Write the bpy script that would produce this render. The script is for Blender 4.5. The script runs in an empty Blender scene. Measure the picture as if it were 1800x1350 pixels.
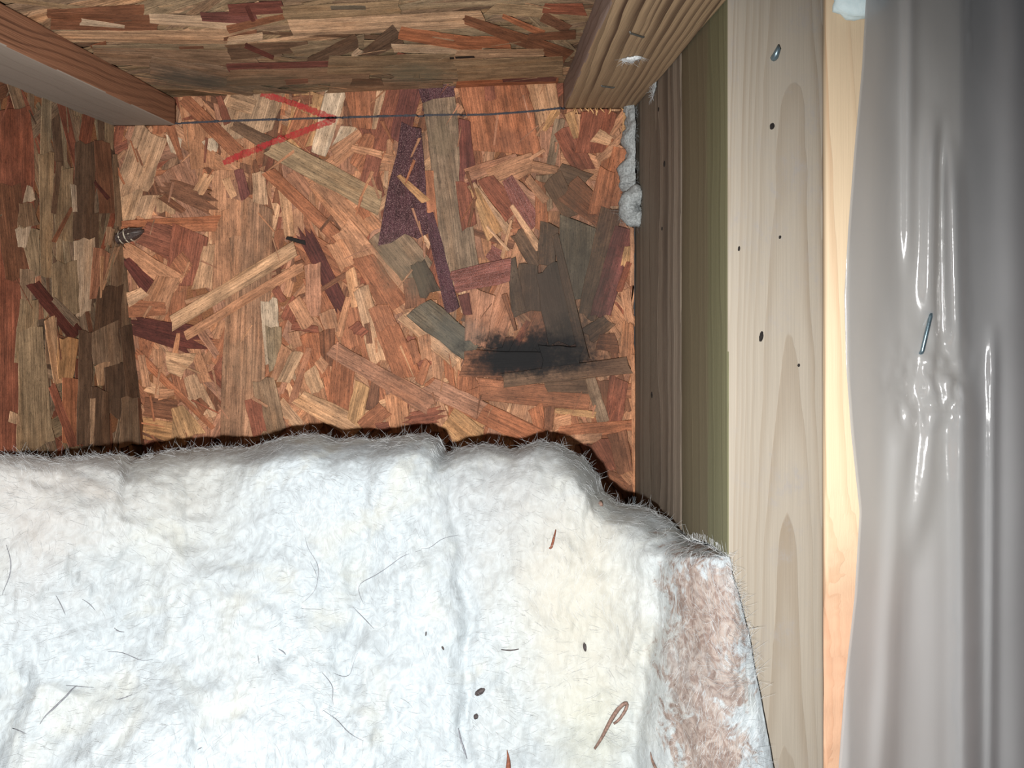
import bpy, bmesh, math, random
import numpy as np
from mathutils import Vector, Matrix

random.seed(7); rng = np.random.default_rng(7)
S = bpy.context.scene
COL = S.collection

# ------------------------------------------------------------------ camera
F, CX, CY = 1353.0, 865.0, 480.0          # focal length and optical centre (1800x1350 frame)
cam = bpy.data.cameras.new('camera'); camo = bpy.data.objects.new('camera', cam); COL.objects.link(camo)
cam.sensor_width = 36; cam.lens = 36 * F / 1800
cam.shift_x = (900 - CX) / 1800; cam.shift_y = -(675 - CY) / 1800
cam.clip_start = 0.01
camo.rotation_euler = (math.pi / 2, 0, 0)
S.camera = camo
# ------------------------------------------------------------------ light: the phone's flash + faint ambient
w = bpy.data.worlds.new('world'); S.world = w; w.use_nodes = True
w.node_tree.nodes['Background'].inputs[0].default_value = (0.80, 0.90, 1.0, 1)
w.node_tree.nodes['Background'].inputs[1].default_value = 0.06
fl = bpy.data.lights.new('flash', 'SPOT'); flo = bpy.data.objects.new('flash', fl); COL.objects.link(flo)
fl.energy = 20.5; fl.color = (1.0, 0.985, 0.96); fl.shadow_soft_size = 0.004
fl.spot_size = math.radians(138); fl.spot_blend = 1.0
flo.location = (-0.022, 0.0, -0.040)
flo.rotation_euler = Vector((-0.24, 1.0, -0.30)).to_track_quat('-Z', 'Y').to_euler()
# ------------------------------------------------------------------ exposure
S.view_settings.view_transform = 'Standard'; S.view_settings.look = 'None'
S.view_settings.gamma = 1; S.view_settings.exposure = 0.0; S.view_settings.use_curve_mapping = False

S.cycles.max_bounces = 5; S.cycles.diffuse_bounces = 3; S.cycles.glossy_bounces = 3; S.cycles.transparent_max_bounces = 8

# ------------------------------------------------------------------ geometry of the place
D = 0.59                                   # back wall distance


def ray(px, py): return np.array([(px - CX) / F, 1.0, -(py - CY) / F])
def at(px, py, d): return Vector(ray(px, py) * d)


class Plane:                               # a sheet: origin, in-plane axes a (u), b (v), normal n toward the viewer
    def __init__(s, o, a, b, n):
        s.o = np.array(o, float); s.a = np.array(a, float) / np.linalg.norm(a)
        n = np.array(n, float); n /= np.linalg.norm(n); s.n = n
        b = np.cross(n, s.a); s.b = b
    def px(s, x, y):
        r = ray(x, y); t = s.o.dot(s.n) / r.dot(s.n); p = r * t - s.o
        return np.array([p.dot(s.a), p.dot(s.b)])
    def w(s, uv, h=0): return s.o + s.a * uv[0] + s.b * uv[1] + s.n * h
    def matrix(s):
        m = Matrix.Identity(4)
        for i in range(3): m[i][0] = s.a[i]; m[i][1] = s.b[i]; m[i][2] = s.n[i]; m[i][3] = s.o[i]
        return m


WALL = Plane((0, D, 0), (1, 0, 0), (0, 0, 1), (0, -1, 0))
p1, p2 = np.array(at(310, 169, D)), np.array(at(985, 140, D))
ca = p2 - p1
CEIL = Plane(p1, ca, (0, 1, 0), np.cross(ca, (0, 1, 0)) * -1 if np.cross(ca, (0, 1, 0))[2] > 0 else np.cross(ca, (0, 1, 0)))
q1, q2 = np.array(at(200, 225, D)), np.array(at(250, 790, D))
wa = q1 - q2
nw = np.cross((0, 1, 0), wa); nw = nw if nw[0] > 0 else -nw
WEB = Plane(q2, (0, -1, 0), wa, nw)

# ------------------------------------------------------------------ small helpers


def lin(c): return tuple(((v / 255) / 12.92 if v / 255 <= 0.04045 else ((v / 255 + 0.055) / 1.055) ** 2.4) for v in c)


def tag(o, label=None, cat=None, group=None, kind=None):
    if label: o['label'] = label
    if cat: o['category'] = cat
    if group: o['group'] = group
    if kind: o['kind'] = kind
    return o


def link(name, me, mat=None, parent=None, loc=None):
    o = bpy.data.objects.new(name, me); COL.objects.link(o)
    if mat and me: me.materials.append(mat)
    if parent: o.parent = parent
    if loc is not None: o.location = loc
    return o


def empty(name, loc):
    return link(name, None, loc=loc)


def child_of(o, parent):                    # parent keeping world place (parents here are unrotated empties / meshes)
    o.parent = parent; o.matrix_parent_inverse = parent.matrix_basis.inverted()


def mesh(name, v, f, smooth=False):
    me = bpy.data.meshes.new(name); me.from_pydata([tuple(map(float, p)) for p in v], [], [tuple(map(int, q)) for q in f]); me.update()
    if smooth:
        me.polygons.foreach_set('use_smooth', [True] * len(me.polygons))
    return me


def hash3(i, j, k, s):
    n = (i * 374761393 + j * 668265263 + k * 2147483647 + s * 144269504) & 0x7fffffff
    n = ((n ^ (n >> 13)) * 1274126177) & 0x7fffffff
    return ((n ^ (n >> 16)) & 0xffff) / 65535.0


def vnoise(p, s=0):                         # value noise in [-1,1] for an (n,3) array
    p = np.asarray(p, float); i = np.floor(p).astype(np.int64); f = p - i; f = f * f * (3 - 2 * f)
    r = np.zeros(len(p))
    for a in (0, 1):
        for b in (0, 1):
            for c in (0, 1):
                wgt = (f[:, 0] if a else 1 - f[:, 0]) * (f[:, 1] if b else 1 - f[:, 1]) * (f[:, 2] if c else 1 - f[:, 2])
                r += wgt * hash3(i[:, 0] + a, i[:, 1] + b, i[:, 2] + c, s)
    return r * 2 - 1


def fbm(p, sc, octv=4, s=0, gain=0.5):
    r = 0; a = 1; p = np.asarray(p, float) * sc
    for k in range(octv): r = r + a * vnoise(p + 17.3 * k, s + k); a *= gain; p = p * 2.03
    return r

# ------------------------------------------------------------------ materials


class NT:
    def __init__(s, name):
        s.m = bpy.data.materials.new(name); s.m.use_nodes = True; s.t = s.m.node_tree; s.n = s.t.nodes; s.n.clear()
        s.out = s.n.new('ShaderNodeOutputMaterial')
    def add(s, typ, **kw):
        n = s.n.new(typ)
        for k, v in kw.items(): setattr(n, k, v)
        return n
    def link(s, a, b): s.t.links.new(a, b)
    def put(s, sock, v):
        if isinstance(v, bpy.types.NodeSocket): s.link(v, sock)
        else: sock.default_value = v
    def math(s, op, a, b=0.0, c=0.0, clamp=False):
        n = s.add('ShaderNodeMath', operation=op, use_clamp=clamp)
        for i, v in enumerate((a, b, c)): s.put(n.inputs[i], v)
        return n.outputs[0]
    def vmath(s, op, a, b=(0, 0, 0)):
        n = s.add('ShaderNodeVectorMath', operation=op); s.put(n.inputs[0], a); s.put(n.inputs[1], b)
        return n.outputs['Value'] if op in ('LENGTH', 'DOT_PRODUCT') else n.outputs['Vector']
    def noise(s, vec, scale, detail=3.0, rough=0.55, dist=0.0):
        n = s.add('ShaderNodeTexNoise'); s.put(n.inputs['Vector'], vec); s.put(n.inputs['Scale'], scale)
        n.inputs['Detail'].default_value = detail; n.inputs['Roughness'].default_value = rough; n.inputs['Distortion'].default_value = dist
        return n.outputs['Fac']
    def ramp(s, v, a, b, lo=0.0, hi=1.0):
        n = s.add('ShaderNodeMapRange', interpolation_type='SMOOTHSTEP'); s.put(n.inputs[0], v)
        for i, x in enumerate((a, b, lo, hi)): s.put(n.inputs[i + 1], x)
        return n.outputs[0]
    def mix(s, f, a, b, mode='MIX'):
        n = s.add('ShaderNodeMix', data_type='RGBA', blend_type=mode); s.put(n.inputs[0], f)
        for i, v in ((6, a), (7, b)):
            s.put(n.inputs[i], v if isinstance(v, bpy.types.NodeSocket) else (*v[:3], 1))
        return n.outputs[2]
    def bump(s, h, strength=0.5, dist=0.0005):
        n = s.add('ShaderNodeBump'); n.inputs['Strength'].default_value = strength; n.inputs['Distance'].default_value = dist
        s.put(n.inputs['Height'], h); return n.outputs[0]
    def bsdf(s, col, rough=0.7, spec=0.3, normal=None):
        n = s.add('ShaderNodeBsdfPrincipled'); s.put(n.inputs['Base Color'], col if isinstance(col, bpy.types.NodeSocket) else (*col[:3], 1))
        s.put(n.inputs['Roughness'], rough); n.inputs['Specular IOR Level'].default_value = spec
        if normal: s.link(normal, n.inputs['Normal'])
        s.link(n.outputs[0], s.out.inputs[0]); return n
    def pos(s): return s.add('ShaderNodeNewGeometry').outputs['Position']
    def obj(s): return s.add('ShaderNodeTexCoord').outputs['Object']
    def xyz(s, v):
        n = s.add('ShaderNodeSeparateXYZ'); s.link(v, n.inputs[0]); return n.outputs
    def comb(s, x, y, z):
        n = s.add('ShaderNodeCombineXYZ')
        for i, v in enumerate((x, y, z)): s.put(n.inputs[i], v)
        return n.outputs[0]


def plain(name, c, rough=0.7, spec=0.3, metal=0.0, amp=0.25, scale=900):
    t = NT(name); n = t.noise(t.obj(), scale, 3)
    col = t.mix(t.ramp(n, 0.3, 0.7), [v * (1 - amp) for v in lin(c)], [min(1, v * (1 + amp)) for v in lin(c)])
    b = t.bsdf(col, rough, spec, t.bump(n, 0.3, 0.0002)); b.inputs['Metallic'].default_value = metal
    return t.m


def osb_material(name, stains, gloss=False):
    """one wood strand: colour and grain from the mesh (Col, UV in metres along / across the grain); mould stains by place"""
    t = NT(name)
    ca_ = t.add('ShaderNodeAttribute', attribute_name='Col')
    uv = t.xyz(t.add('ShaderNodeUVMap', uv_map='UVMap').outputs[0])
    u, v = uv[0], uv[1]
    fine = t.noise(t.comb(t.math('MULTIPLY', u, 30), t.math('MULTIPLY', v, 900), 0), 1, 4, 0.6)
    band = t.noise(t.comb(t.math('MULTIPLY', u, 5), t.math('MULTIPLY', v, 240), 3), 1, 2, 0.5)
    fleck = t.noise(t.comb(t.math('MULTIPLY', u, 260), t.math('MULTIPLY', v, 1700), 7), 1, 2, 0.5)
    blot = t.noise(t.comb(t.math('MULTIPLY', u, 60), t.math('MULTIPLY', v, 130), 11), 1, 4, 0.6)
    rib = t.ramp(band, 0.40, 0.60)
    a = ca_.outputs['Alpha']
    g = t.ramp(fine, 0.28, 0.72, 0.62, 1.22)
    g = t.math('MULTIPLY', g, t.math('ADD', t.math('SUBTRACT', 1.08, t.math('MULTIPLY', a, 0.32)), t.math('MULTIPLY', t.math('MULTIPLY', rib, a), 0.50)))
    g = t.math('MULTIPLY', g, t.ramp(blot, 0.25, 0.75, 0.66, 1.26))
    g = t.math('MULTIPLY', g, t.ramp(fleck, 0.56, 0.70, 1.0, 0.42))
    P = t.pos()
    grit = t.noise(P, 1300, 3, 0.7); g = t.math('MULTIPLY', g, t.ramp(grit, 0.3, 0.7, 0.80, 1.16))
    dust = t.noise(P, 24, 5, 0.7); g = t.math('MULTIPLY', g, t.ramp(dust, 0.3, 0.7, 0.78, 1.15))
    col = t.mix(1.0, ca_.outputs['Color'], t.comb(g, g, g), 'MULTIPLY')
    tone = t.noise(t.comb(t.math('MULTIPLY', u, 14), t.math('MULTIPLY', v, 60), 5), 1, 3, 0.6)
    col = t.mix(t.ramp(tone, 0.45, 0.72, 0, 0.5), col, t.mix(1.0, col, (0.98, 0.78, 0.60), 'MULTIPLY'))
    nn = t.noise(P, 55, 5, 0.65); n2 = t.noise(P, 320, 4, 0.7)
    for (c, r, s, rgb) in stains:
        d = t.vmath('LENGTH', t.vmath('DIVIDE', t.vmath('SUBTRACT', P, c), r))
        d = t.math('ADD', d, t.math('MULTIPLY', t.math('SUBTRACT', nn, 0.5), 1.2))
        d = t.math('ADD', d, t.math('MULTIPLY', t.math('SUBTRACT', n2, 0.5), 0.7))
        f = t.ramp(d, 0.45, 1.15, s, 0.0)
        col = t.mix(f, col, t.mix(0.05 if sum(rgb) < 60 else 0.22, lin(rgb), col))
    h = t.math('ADD', t.math('MULTIPLY', fine, 0.7), t.math('MULTIPLY', band, 0.6))
    if gloss:
        sp = t.noise(P, 2300, 2, 0.6); h = t.math('ADD', h, t.math('MULTIPLY', sp, 2.2))
        col = t.mix(t.ramp(sp, 0.52, 0.70), col, t.mix(0.45, col, lin((215, 170, 165))))  # resin sparkle painted into the colour as pale flecks
        t.bsdf(col, 0.38, 0.5, t.bump(h, 0.8, 0.0006))
    else:
        t.bsdf(col, 0.72, 0.25, t.bump(h, 0.55, 0.0006))
    return t.m


def stain_at(plane, px, py, rx, ry, s, rgb):
    uv = plane.px(px, py); c = plane.w(uv)
    if plane is WALL: k = D / F; return (tuple(c), (rx * k, 0.05, ry * k), s, rgb)
    return (tuple(c), (rx, ry, 0.03), s, rgb)


MOULD = (52, 48, 42)
wall_stains = [stain_at(WALL, *a) for a in (
    (1005, 480, 85, 120, 0.74, MOULD), (950, 530, 60, 95, 0.72, (62, 50, 42)), (985, 330, 60, 60, 0.6, (70, 55, 42)),
    (1010, 595, 80, 50, 0.8, (34, 30, 27)), (860, 640, 45, 30, 0.85, (30, 18, 12)),
    (690, 460, 34, 50, 0.5, (88, 80, 64)), (800, 590, 60, 42, 0.62, (78, 78, 72)), (960, 690, 120, 30, 0.42, (70, 52, 40)),
    (1075, 400, 30, 60, 0.55, (60, 45, 40)), (775, 245, 26, 40, 0.38, (90, 80, 60)), (900, 250, 50, 25, 0.4, (110, 70, 55)),
    (1060, 780, 40, 60, 0.5, (70, 45, 32)), (1070, 640, 50, 60, 0.45, (80, 55, 42)), (430, 640, 40, 50, 0.25, (110, 95, 75)),
    (735, 490, 26, 40, 0.6, (85, 78, 64)), (935, 622, 130, 44, 1.0, (10, 9, 11)), (905, 626, 90, 34, 1.0, (6, 6, 8)))]
ceil_stains = [stain_at(CEIL, *a) for a in (
    (330, 135, 0.035, 0.035, 0.85, (58, 66, 62)), (470, 140, 0.045, 0.030, 0.6, (86, 84, 70)), (730, 122, 0.026, 0.03, 0.6, (100, 102, 86)),
    (600, 140, 0.03, 0.01, 0.5, (80, 72, 58)))]
web_stains = []
M_WALL = osb_material('osb_strand_wood', wall_stains); M_WALLG = osb_material('osb_resin_strand', wall_stains, True)
M_CEIL = osb_material('osb_overhead_wood', ceil_stains); M_WEB = osb_material('osb_web_wood', web_stains)

# strand colours as seen under the flash (sRGB), grain-rib contrast
C = dict(T=((190, 132, 92), .5), L=((204, 154, 112), .6), O=((172, 106, 68), .5), R=((148, 84, 58), .4), D=((98, 48, 38), .3),
         P=((92, 56, 64), .2), G=((160, 132, 98), .5), K=((86, 70, 56), .4), W=((206, 174, 140), .4), Y=((196, 144, 92), .6),
         N=((178, 122, 90), .4), B=((132, 84, 56), .4), S=((176, 126, 90), 1.0), J=((150, 120, 92), .5), H=((112, 100, 82), .5),
         A=((112, 84, 62), .4), X=((162, 98, 84), .5), V=((120, 68, 58), .5), Q=((30, 24, 20), .2), Z=((196, 152, 112), .9))  # Q: black splinter, also the painted shade of a slot overhead
Z_ = {'A': (0, 0, 3.971), 'B': (400, 0, 3.971), 'C': (800, 0, 3.6), 'D': (0, 300, 3.971), 'E': (400, 300, 3.971),
      'F': (750, 300, 3.971), 'G': (0, 560, 3.971), 'H': (400, 560, 3.971), 'I': (750, 560, 3.253), 'p': (0, 0, 1)}

# every line: region  x0 y0 x1 y1  width0 width1  colour [jag]   (axis of the strand and its width)
WALL_TRACE = """
B 600 630 520 1010 250 230 Y
B 470 720 600 700 90 60 B
B 770 620 640 1080 150 110 W
B 560 800 480 1000 180 150 O
B 960 610 985 960 270 200 O
B 1100 610 1040 920 100 60 L
B 860 900 760 1070 120 90 W
B 1000 900 1050 1060 160 60 R
B 1020 950 900 1180 120 110 O
B 1200 610 1080 1050 170 120 R
B 1290 610 1200 1000 150 130 V
B 1460 590 1470 770 260 210 P
B 740 1090 930 930 110 60 T
B 870 1040 1080 1090 50 60 T
B 1030 1100 980 1340 110 120 R
B 1140 980 1130 1200 40 60 T
B 1090 1110 1230 1130 70 60 T
p 772 178 812 486 57 64 J
p 742 300 760 400 40 22 O
C 240 510 330 980 430 420 O
C 215 530 225 640 60 70 R
C 60 770 85 1180 70 110 V
C 540 500 600 800 200 130 L
C 640 700 560 830 60 30 Y
C 660 760 600 1060 70 50 J
C 820 1090 680 830 140 130 R
C 720 720 765 880 60 40 Y
C 800 720 830 830 90 110 L
C 900 720 850 970 220 180 R
C 880 860 980 900 100 60 L
C 1090 690 1075 900 60 60 Y
C 900 1020 1100 860 40 90 T
C 1060 940 980 1320 140 190 O
C 60 1120 390 1000 90 50 N
C 230 1140 490 1030 150 120 T
C 180 1140 380 1340 80 100 L
C 330 1200 540 1340 160 130 N
C 480 1060 640 1090 70 60 T
C 560 1110 560 1340 110 110 J
C 640 1090 830 1160 110 120 A
p 445 356 428 785 76 74 S
p 400 300 398 420 45 60 T
p 300 300 360 420 60 60 N
D 940 40 850 360 210 190 Z
D 1060 180 1010 330 130 110 L
D 1180 170 1180 300 130 130 Z
D 1560 280 1560 820 110 130 T
D 1640 60 1650 210 120 110 N
D 1170 110 1500 230 110 160 B j
D 1150 180 1300 290 60 40 B
D 1400 160 1480 30 80 70 L
D 860 390 1540 370 70 110 O
D 1010 430 1260 520 170 260 R
D 1350 420 1290 800 270 240 R
D 1250 620 1330 720 150 150 O
D 870 530 1270 800 100 150 T
D 900 620 1080 830 60 110 D
D 1480 520 1430 830 70 140 L
D 1200 740 1080 1010 150 190 T
D 930 960 1180 960 130 90 O
D 920 900 1040 840 100 70 L
D 920 1070 1400 1190 120 210 D j
D 1235 1290 1260 1130 45 25 T
D 1390 1090 1530 1290 60 50 N
G 960 230 1500 760 60 30 O
G 1180 300 1330 330 130 190 Z
G 1010 610 1250 640 130 150 B
G 1030 470 1120 500 80 70 L
G 1120 520 1230 510 90 40 T
G 1010 760 1220 790 150 130 Y
G 1250 610 1340 850 80 260 Y
G 1390 560 1450 640 50 80 B
G 1000 250 1040 470 50 60 T
p 305 568 522 437 25 26 Z
p 330 590 535 466 16 18 T
A 1080 910 930 1350 240 230 L
A 1230 960 1240 1080 110 60 W
A 1410 880 1430 1180 260 160 T
A 1480 970 1500 1060 130 60 W
B 220 620 130 930 400 360 Z
A 1540 680 1605 870 40 60 R
A 1620 700 1787 760 120 110 Z
A 1200 880 1280 1120 70 30 O
A 1290 690 1690 1090 90 100 O
E 0 60 60 190 60 50 L
E 90 0 140 190 60 70 V
E 230 20 240 230 90 100 L
E 400 120 440 460 80 70 L
E 440 20 560 180 110 140 N
E 500 260 500 440 70 70 T
E 690 60 720 180 90 40 L
E 640 60 1000 460 160 260 T
E 800 70 860 200 30 60 O
E 930 230 980 330 100 60 O
p 474 303 640 460 22 24 O
p 600 400 720 540 44 50 T
E 770 500 860 660 140 150 T
E 1000 520 1300 900 170 140 T
E 1080 410 1340 720 230 260 J
E 950 600 1180 960 140 200 O
p 412 220 500 268 18 28 A
p 480 258 670 358 38 40 G
E 540 430 810 970 110 100 D j
E 600 650 610 1010 110 100 N
E 480 650 540 630 20 25 B
E 420 470 550 505 22 30 Q
E 490 890 550 860 30 20 B
E 660 830 840 720 30 40 B
E 340 820 400 910 60 50 R
E 300 900 330 1340 120 110 W
E 420 1050 490 880 110 80 R
E 460 1080 640 1110 60 50 R
E 470 900 570 1080 100 100 T
E 860 690 910 940 70 80 L
E 940 820 1080 1330 110 150 L
E 980 1060 1000 1200 40 42 B
E 850 880 780 1150 40 60 T
E 700 980 740 1130 120 90 T
E 1060 950 1210 1320 150 180 O
E 900 1130 960 1080 110 100 R
E 1300 760 1320 970 130 150 B
E 1330 640 1420 860 110 150 K
p 755 375 796 545 17 25 P
E 1230 1010 1620 1330 90 130 L
p 737 540 838 620 50 44 H
p 724 222 712 420 34 88 P
E 1200 40 1390 220 30 60 Y
F 380 830 340 1210 200 150 N
F 260 860 290 1000 80 60 V
F 250 90 300 400 90 110 R
F 310 100 570 430 60 70 L
F 330 130 480 460 50 130 Y
F 410 60 610 310 110 150 R
F 560 60 740 400 90 160 X
F 790 80 800 420 70 90 O
F 700 60 830 220 60 60 T
F 430 560 520 620 90 130 X
F 590 350 525 610 18 25 L
F 420 390 570 560 20 22 L
F 640 420 780 640 130 150 A
F 590 250 790 560 30 60 L
F 870 60 1010 330 150 120 A
F 980 120 1230 340 220 160 B
F 1250 0 1190 300 110 150 O
F 1050 360 1060 900 260 210 H
F 850 380 830 660 130 120 A
F 1280 260 1110 1020 150 130 A
F 1370 400 1200 1010 140 140 V
F 1390 530 1370 670 40 60 Y
F 1420 400 1420 800 25 30 T
F 1400 640 1330 840 40 40 R
F 1380 830 1410 1060 70 60 T
F 1400 1060 1390 1320 70 110 T
F 700 660 690 1010 130 210 K
F 840 680 950 1200 180 220 K
F 590 620 640 980 60 100 K
F 1120 1150 1270 1040 120 110 A
F 1190 1190 1320 1200 110 140 B
F 890 450 1090 1310 50 70 A
F 540 860 620 1110 40 20 B
p 798 496 897 474 38 40 X
I 260 330 250 470 170 150 O
I 200 250 700 260 150 140 B
I 640 230 880 210 170 110 K
I 300 400 930 460 130 120 O
I 680 380 950 380 70 90 A
I 1010 350 1020 590 70 70 B
I 1100 330 1060 580 110 100 R
I 930 330 1010 600 60 70 J
I 430 345 1150 260 80 95 A
I 730 520 960 545 30 40 Y
I 700 500 690 640 60 50 B
I 620 500 650 640 90 50 O
I 730 600 820 570 80 60 T
I 760 650 1190 600 90 60 O
I 780 690 1000 670 60 50 T
I 780 730 840 720 50 50 L
I 960 690 1050 850 180 170 R
I 1080 640 1160 1000 110 80 B
I 1020 880 1150 960 60 90 B
I 1130 870 1180 930 60 60 T
I 1170 200 1185 1000 22 26 T
I 150 530 280 690 180 200 Y
I 60 470 130 700 70 70 T
I 0 375 650 690 110 120 O
H 690 90 700 320 130 110 B
H 560 120 620 420 170 140 O
H 330 50 345 360 110 90 G
H 430 200 360 430 90 110 T
H 470 90 500 200 70 70 T
H 640 280 690 350 70 80 T
H 820 270 790 650 150 170 O
H 1130 60 1260 400 150 190 O
H 1370 120 1390 290 90 70 T
H 1340 440 1400 290 70 50 O
H 1290 150 1330 300 60 60 O
H 400 440 500 230 90 80 Z
H 580 350 640 500 110 100 Z
H 460 590 580 200 55 40 N
H 260 420 330 800 150 200 J
H 190 560 240 800 110 100 R
H 500 540 920 760 120 170 Z
H 950 450 890 720 110 110 Y
H 1040 430 1010 640 60 90 B
H 1170 500 1200 790 140 170 T
H 940 760 1110 620 110 120 O
H 1060 760 1140 740 80 60 R
H 1400 480 1470 780 110 80 T
H 1260 700 1490 660 90 110 R j
H 1400 460 1780 640 140 130 N
p 586 612 762 712 28 36 N
H 1540 680 1740 860 150 220 Y
"""
WEB_TRACE = """
p 12 190 14 420 70 90 R
p 14 400 14 800 70 60 R
D 20 100 90 760 200 160 B
D 150 230 170 400 90 160 J
D 300 -120 300 740 110 80 G
D 430 0 430 480 130 120 G
D 170 400 220 740 140 60 G
D 390 -60 350 300 40 40 A
D 480 260 350 500 25 35 B
D 580 -200 560 480 150 150 A
D 690 -200 740 300 110 130 B
D 800 -120 830 400 70 90 J
D 640 80 740 200 20 30 D
D 490 100 500 290 40 30 W
D 640 300 640 600 60 60 A
D 570 480 560 1000 150 110 W
D 690 560 650 900 120 90 N
D 810 520 850 1340 130 160 J
D 750 800 710 1340 170 200 A
D 760 400 740 520 60 50 L
D 800 530 690 830 40 20 L
D 690 600 680 890 30 10 L
D 430 640 440 1000 170 190 G
D 180 110 175 215 40 90 W
D 130 400 120 540 110 50 W
D 250 740 270 1040 40 40 N
D 160 700 150 1000 110 60 J
D 190 790 500 1150 90 110 D
D 340 900 500 1070 40 60 J
D 170 900 140 1340 130 160 G
D 320 1040 330 1340 80 90 J
G 180 80 210 910 160 270 G
G 310 0 370 460 80 60 Z
G 440 140 420 430 160 110 Y
G 450 420 460 880 110 130 O
G 320 470 480 900 50 70 R
G 560 90 550 890 90 110 A
G 700 60 720 330 200 200 J
G 690 320 680 470 110 40 Z
G 790 330 790 690 170 140 A
G 850 60 910 590 90 90 A
G 900 560 900 890 150 190 J
G 660 500 650 890 120 170 A
G 610 560 600 880 40 20 Z
G 960 560 975 880 50 40 B
G 960 230 985 600 25 25 Z
G 60 660 60 740 60 90 Z
"""
CEIL_TRACE = """
A 330 60 1000 40 60 90 B
A 350 110 1110 125 120 110 B
A 560 115 870 150 50 20 W
A 1040 90 1650 130 70 90 W
A 1400 80 1787 90 60 90 V
A 380 215 1787 230 70 110 Z
A 640 300 740 270 40 40 B
A 640 300 1787 300 40 60 G
A 640 350 1787 400 110 150 J
A 1250 300 1420 295 20 20 B
A 1340 470 1787 430 70 60 A
A 1560 240 1787 190 25 40 B
A 1050 430 1787 560 130 190 J
B 0 170 420 70 60 40 B
B 0 250 240 220 50 60 W
B 0 30 380 10 80 90 V
B 130 0 180 110 30 30 D
B 380 60 1200 20 120 110 G
B 440 160 1787 90 120 120 Z
B 0 330 560 290 110 70 A
B 120 280 320 370 40 30 D
B 450 330 950 250 70 90 G
B 560 400 900 250 60 110 A
B 940 360 1190 200 60 160 A
B 870 360 930 310 40 50 W
B 1150 300 1787 320 60 60 W
B 1200 190 1787 290 90 100 O
B 1650 80 1787 150 40 70 B
B 720 12 960 12 30 30 H
B 0 440 740 410 60 40 V
B 1180 340 1330 380 30 30 R
B 1330 380 1500 360 40 20 R
B 0 510 1000 490 120 110 J
B 700 420 1787 400 130 130 G
B 400 540 560 530 40 30 R
B 700 600 1500 570 90 90 J
B 860 540 1080 540 50 50 A
B 1550 370 1740 360 15 15 Q
C 0 220 340 240 60 80 O
C 300 70 560 190 30 50 O
C 60 85 720 330 60 100 B
C 550 75 720 160 70 60 B
C 460 200 760 185 40 60 B
C 0 310 560 300 60 50 Z
C 0 420 680 390 130 140 G
C 0 510 650 480 50 40 O
C 300 480 640 470 20 30 V
C 560 20 820 30 60 80 R
C 0 330 120 325 14 14 Q
"""  # the near-black strips here are painted shade of an open slot, not strands


class Stack:                               # remembers how high the strands have piled up on a sheet
    def __init__(s, plane, u0, u1, v0, v1, res=0.001):
        s.p = plane; s.u0, s.v0, s.r = u0, v0, res
        s.h = np.zeros((int((u1 - u0) / res) + 1, int((v1 - v0) / res) + 1))
        s.box = (u0, u1, v0, v1)
    def mask(s, poly):
        a = poly.min(0); b = poly.max(0)
        i0 = max(0, int((a[0] - s.u0) / s.r)); i1 = min(s.h.shape[0], int((b[0] - s.u0) / s.r) + 2)
        j0 = max(0, int((a[1] - s.v0) / s.r)); j1 = min(s.h.shape[1], int((b[1] - s.v0) / s.r) + 2)
        if i1 <= i0 or j1 <= j0: return None
        U, V = np.meshgrid(s.u0 + np.arange(i0, i1) * s.r, s.v0 + np.arange(j0, j1) * s.r, indexing='ij')
        ins = np.zeros(U.shape, bool)
        x, y = poly[:, 0], poly[:, 1]; n = len(poly)
        for k in range(n):
            x1, y1, x2, y2 = x[k], y[k], x[k - 1], y[k - 1]
            if y1 == y2: continue
            c = ((y1 > V) != (y2 > V)) & (U < (x2 - x1) * (V - y1) / (y2 - y1) + x1)
            ins ^= c
        if not ins.any(): ins[ins.shape[0] // 2, ins.shape[1] // 2] = True
        return (slice(i0, i1), slice(j0, j1)), ins
    def lay(s, poly, t):
        m = s.mask(poly)
        if m is None: return None
        sl, ins = m
        z = s.h[sl][ins].max() + t
        hh = s.h[sl]; hh[ins] = z
        return z
    def at(s, u, v):
        i = min(max(int((u - s.u0) / s.r), 0), s.h.shape[0] - 1); j = min(max(int((v - s.v0) / s.r), 0), s.h.shape[1] - 1)
        return s.h[max(0, i - 1):i + 2, max(0, j - 1):j + 2].max()


def ribbon(A, B, w0, w1, jag=False, rough=1.0):
    """outline of one strand from its axis: split ends, slightly wandering sides"""
    A = np.array(A); B = np.array(B); d = B - A; L = np.linalg.norm(d); d = d / L; n = np.array([-d[1], d[0]])
    k = 4 if L < 3 * max(w0, w1) else 6
    side = []
    for sgn in (1, -1):
        pts = []
        for i in range(k + 1):
            f = i / k; wd = (w0 * (1 - f) + w1 * f) / 2
            off = (random.uniform(-1, 1) * 0.04 * rough) * (w0 + w1) / 2
            pts.append(A + d * L * f + n * sgn * wd + n * off)
        side.append(pts)
    sk0, sk1 = random.uniform(-.22, .22) * w0, random.uniform(-.22, .22) * w1
    a, b = side
    a[0] = a[0] + d * sk0; b[0] = b[0] - d * sk0; a[-1] = a[-1] + d * sk1; b[-1] = b[-1] - d * sk1
    def end(p, q, dirv, wd):
        m = random.choice((1, 2, 3)) if not jag else 5
        out = []
        for i in range(m):
            f = (i + 1) / (m + 1); am = (0.13 if not jag else (0.45 if i % 2 else -0.35))
            out.append(p * (1 - f) + q * f + dirv * wd * (random.uniform(-am, am) if not jag else am * random.uniform(.6, 1.2)))
        return out
    return np.array(a + end(a[-1], b[-1], d, w1) + b[::-1] + end(b[0], a[0], -d, w0)), d


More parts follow.
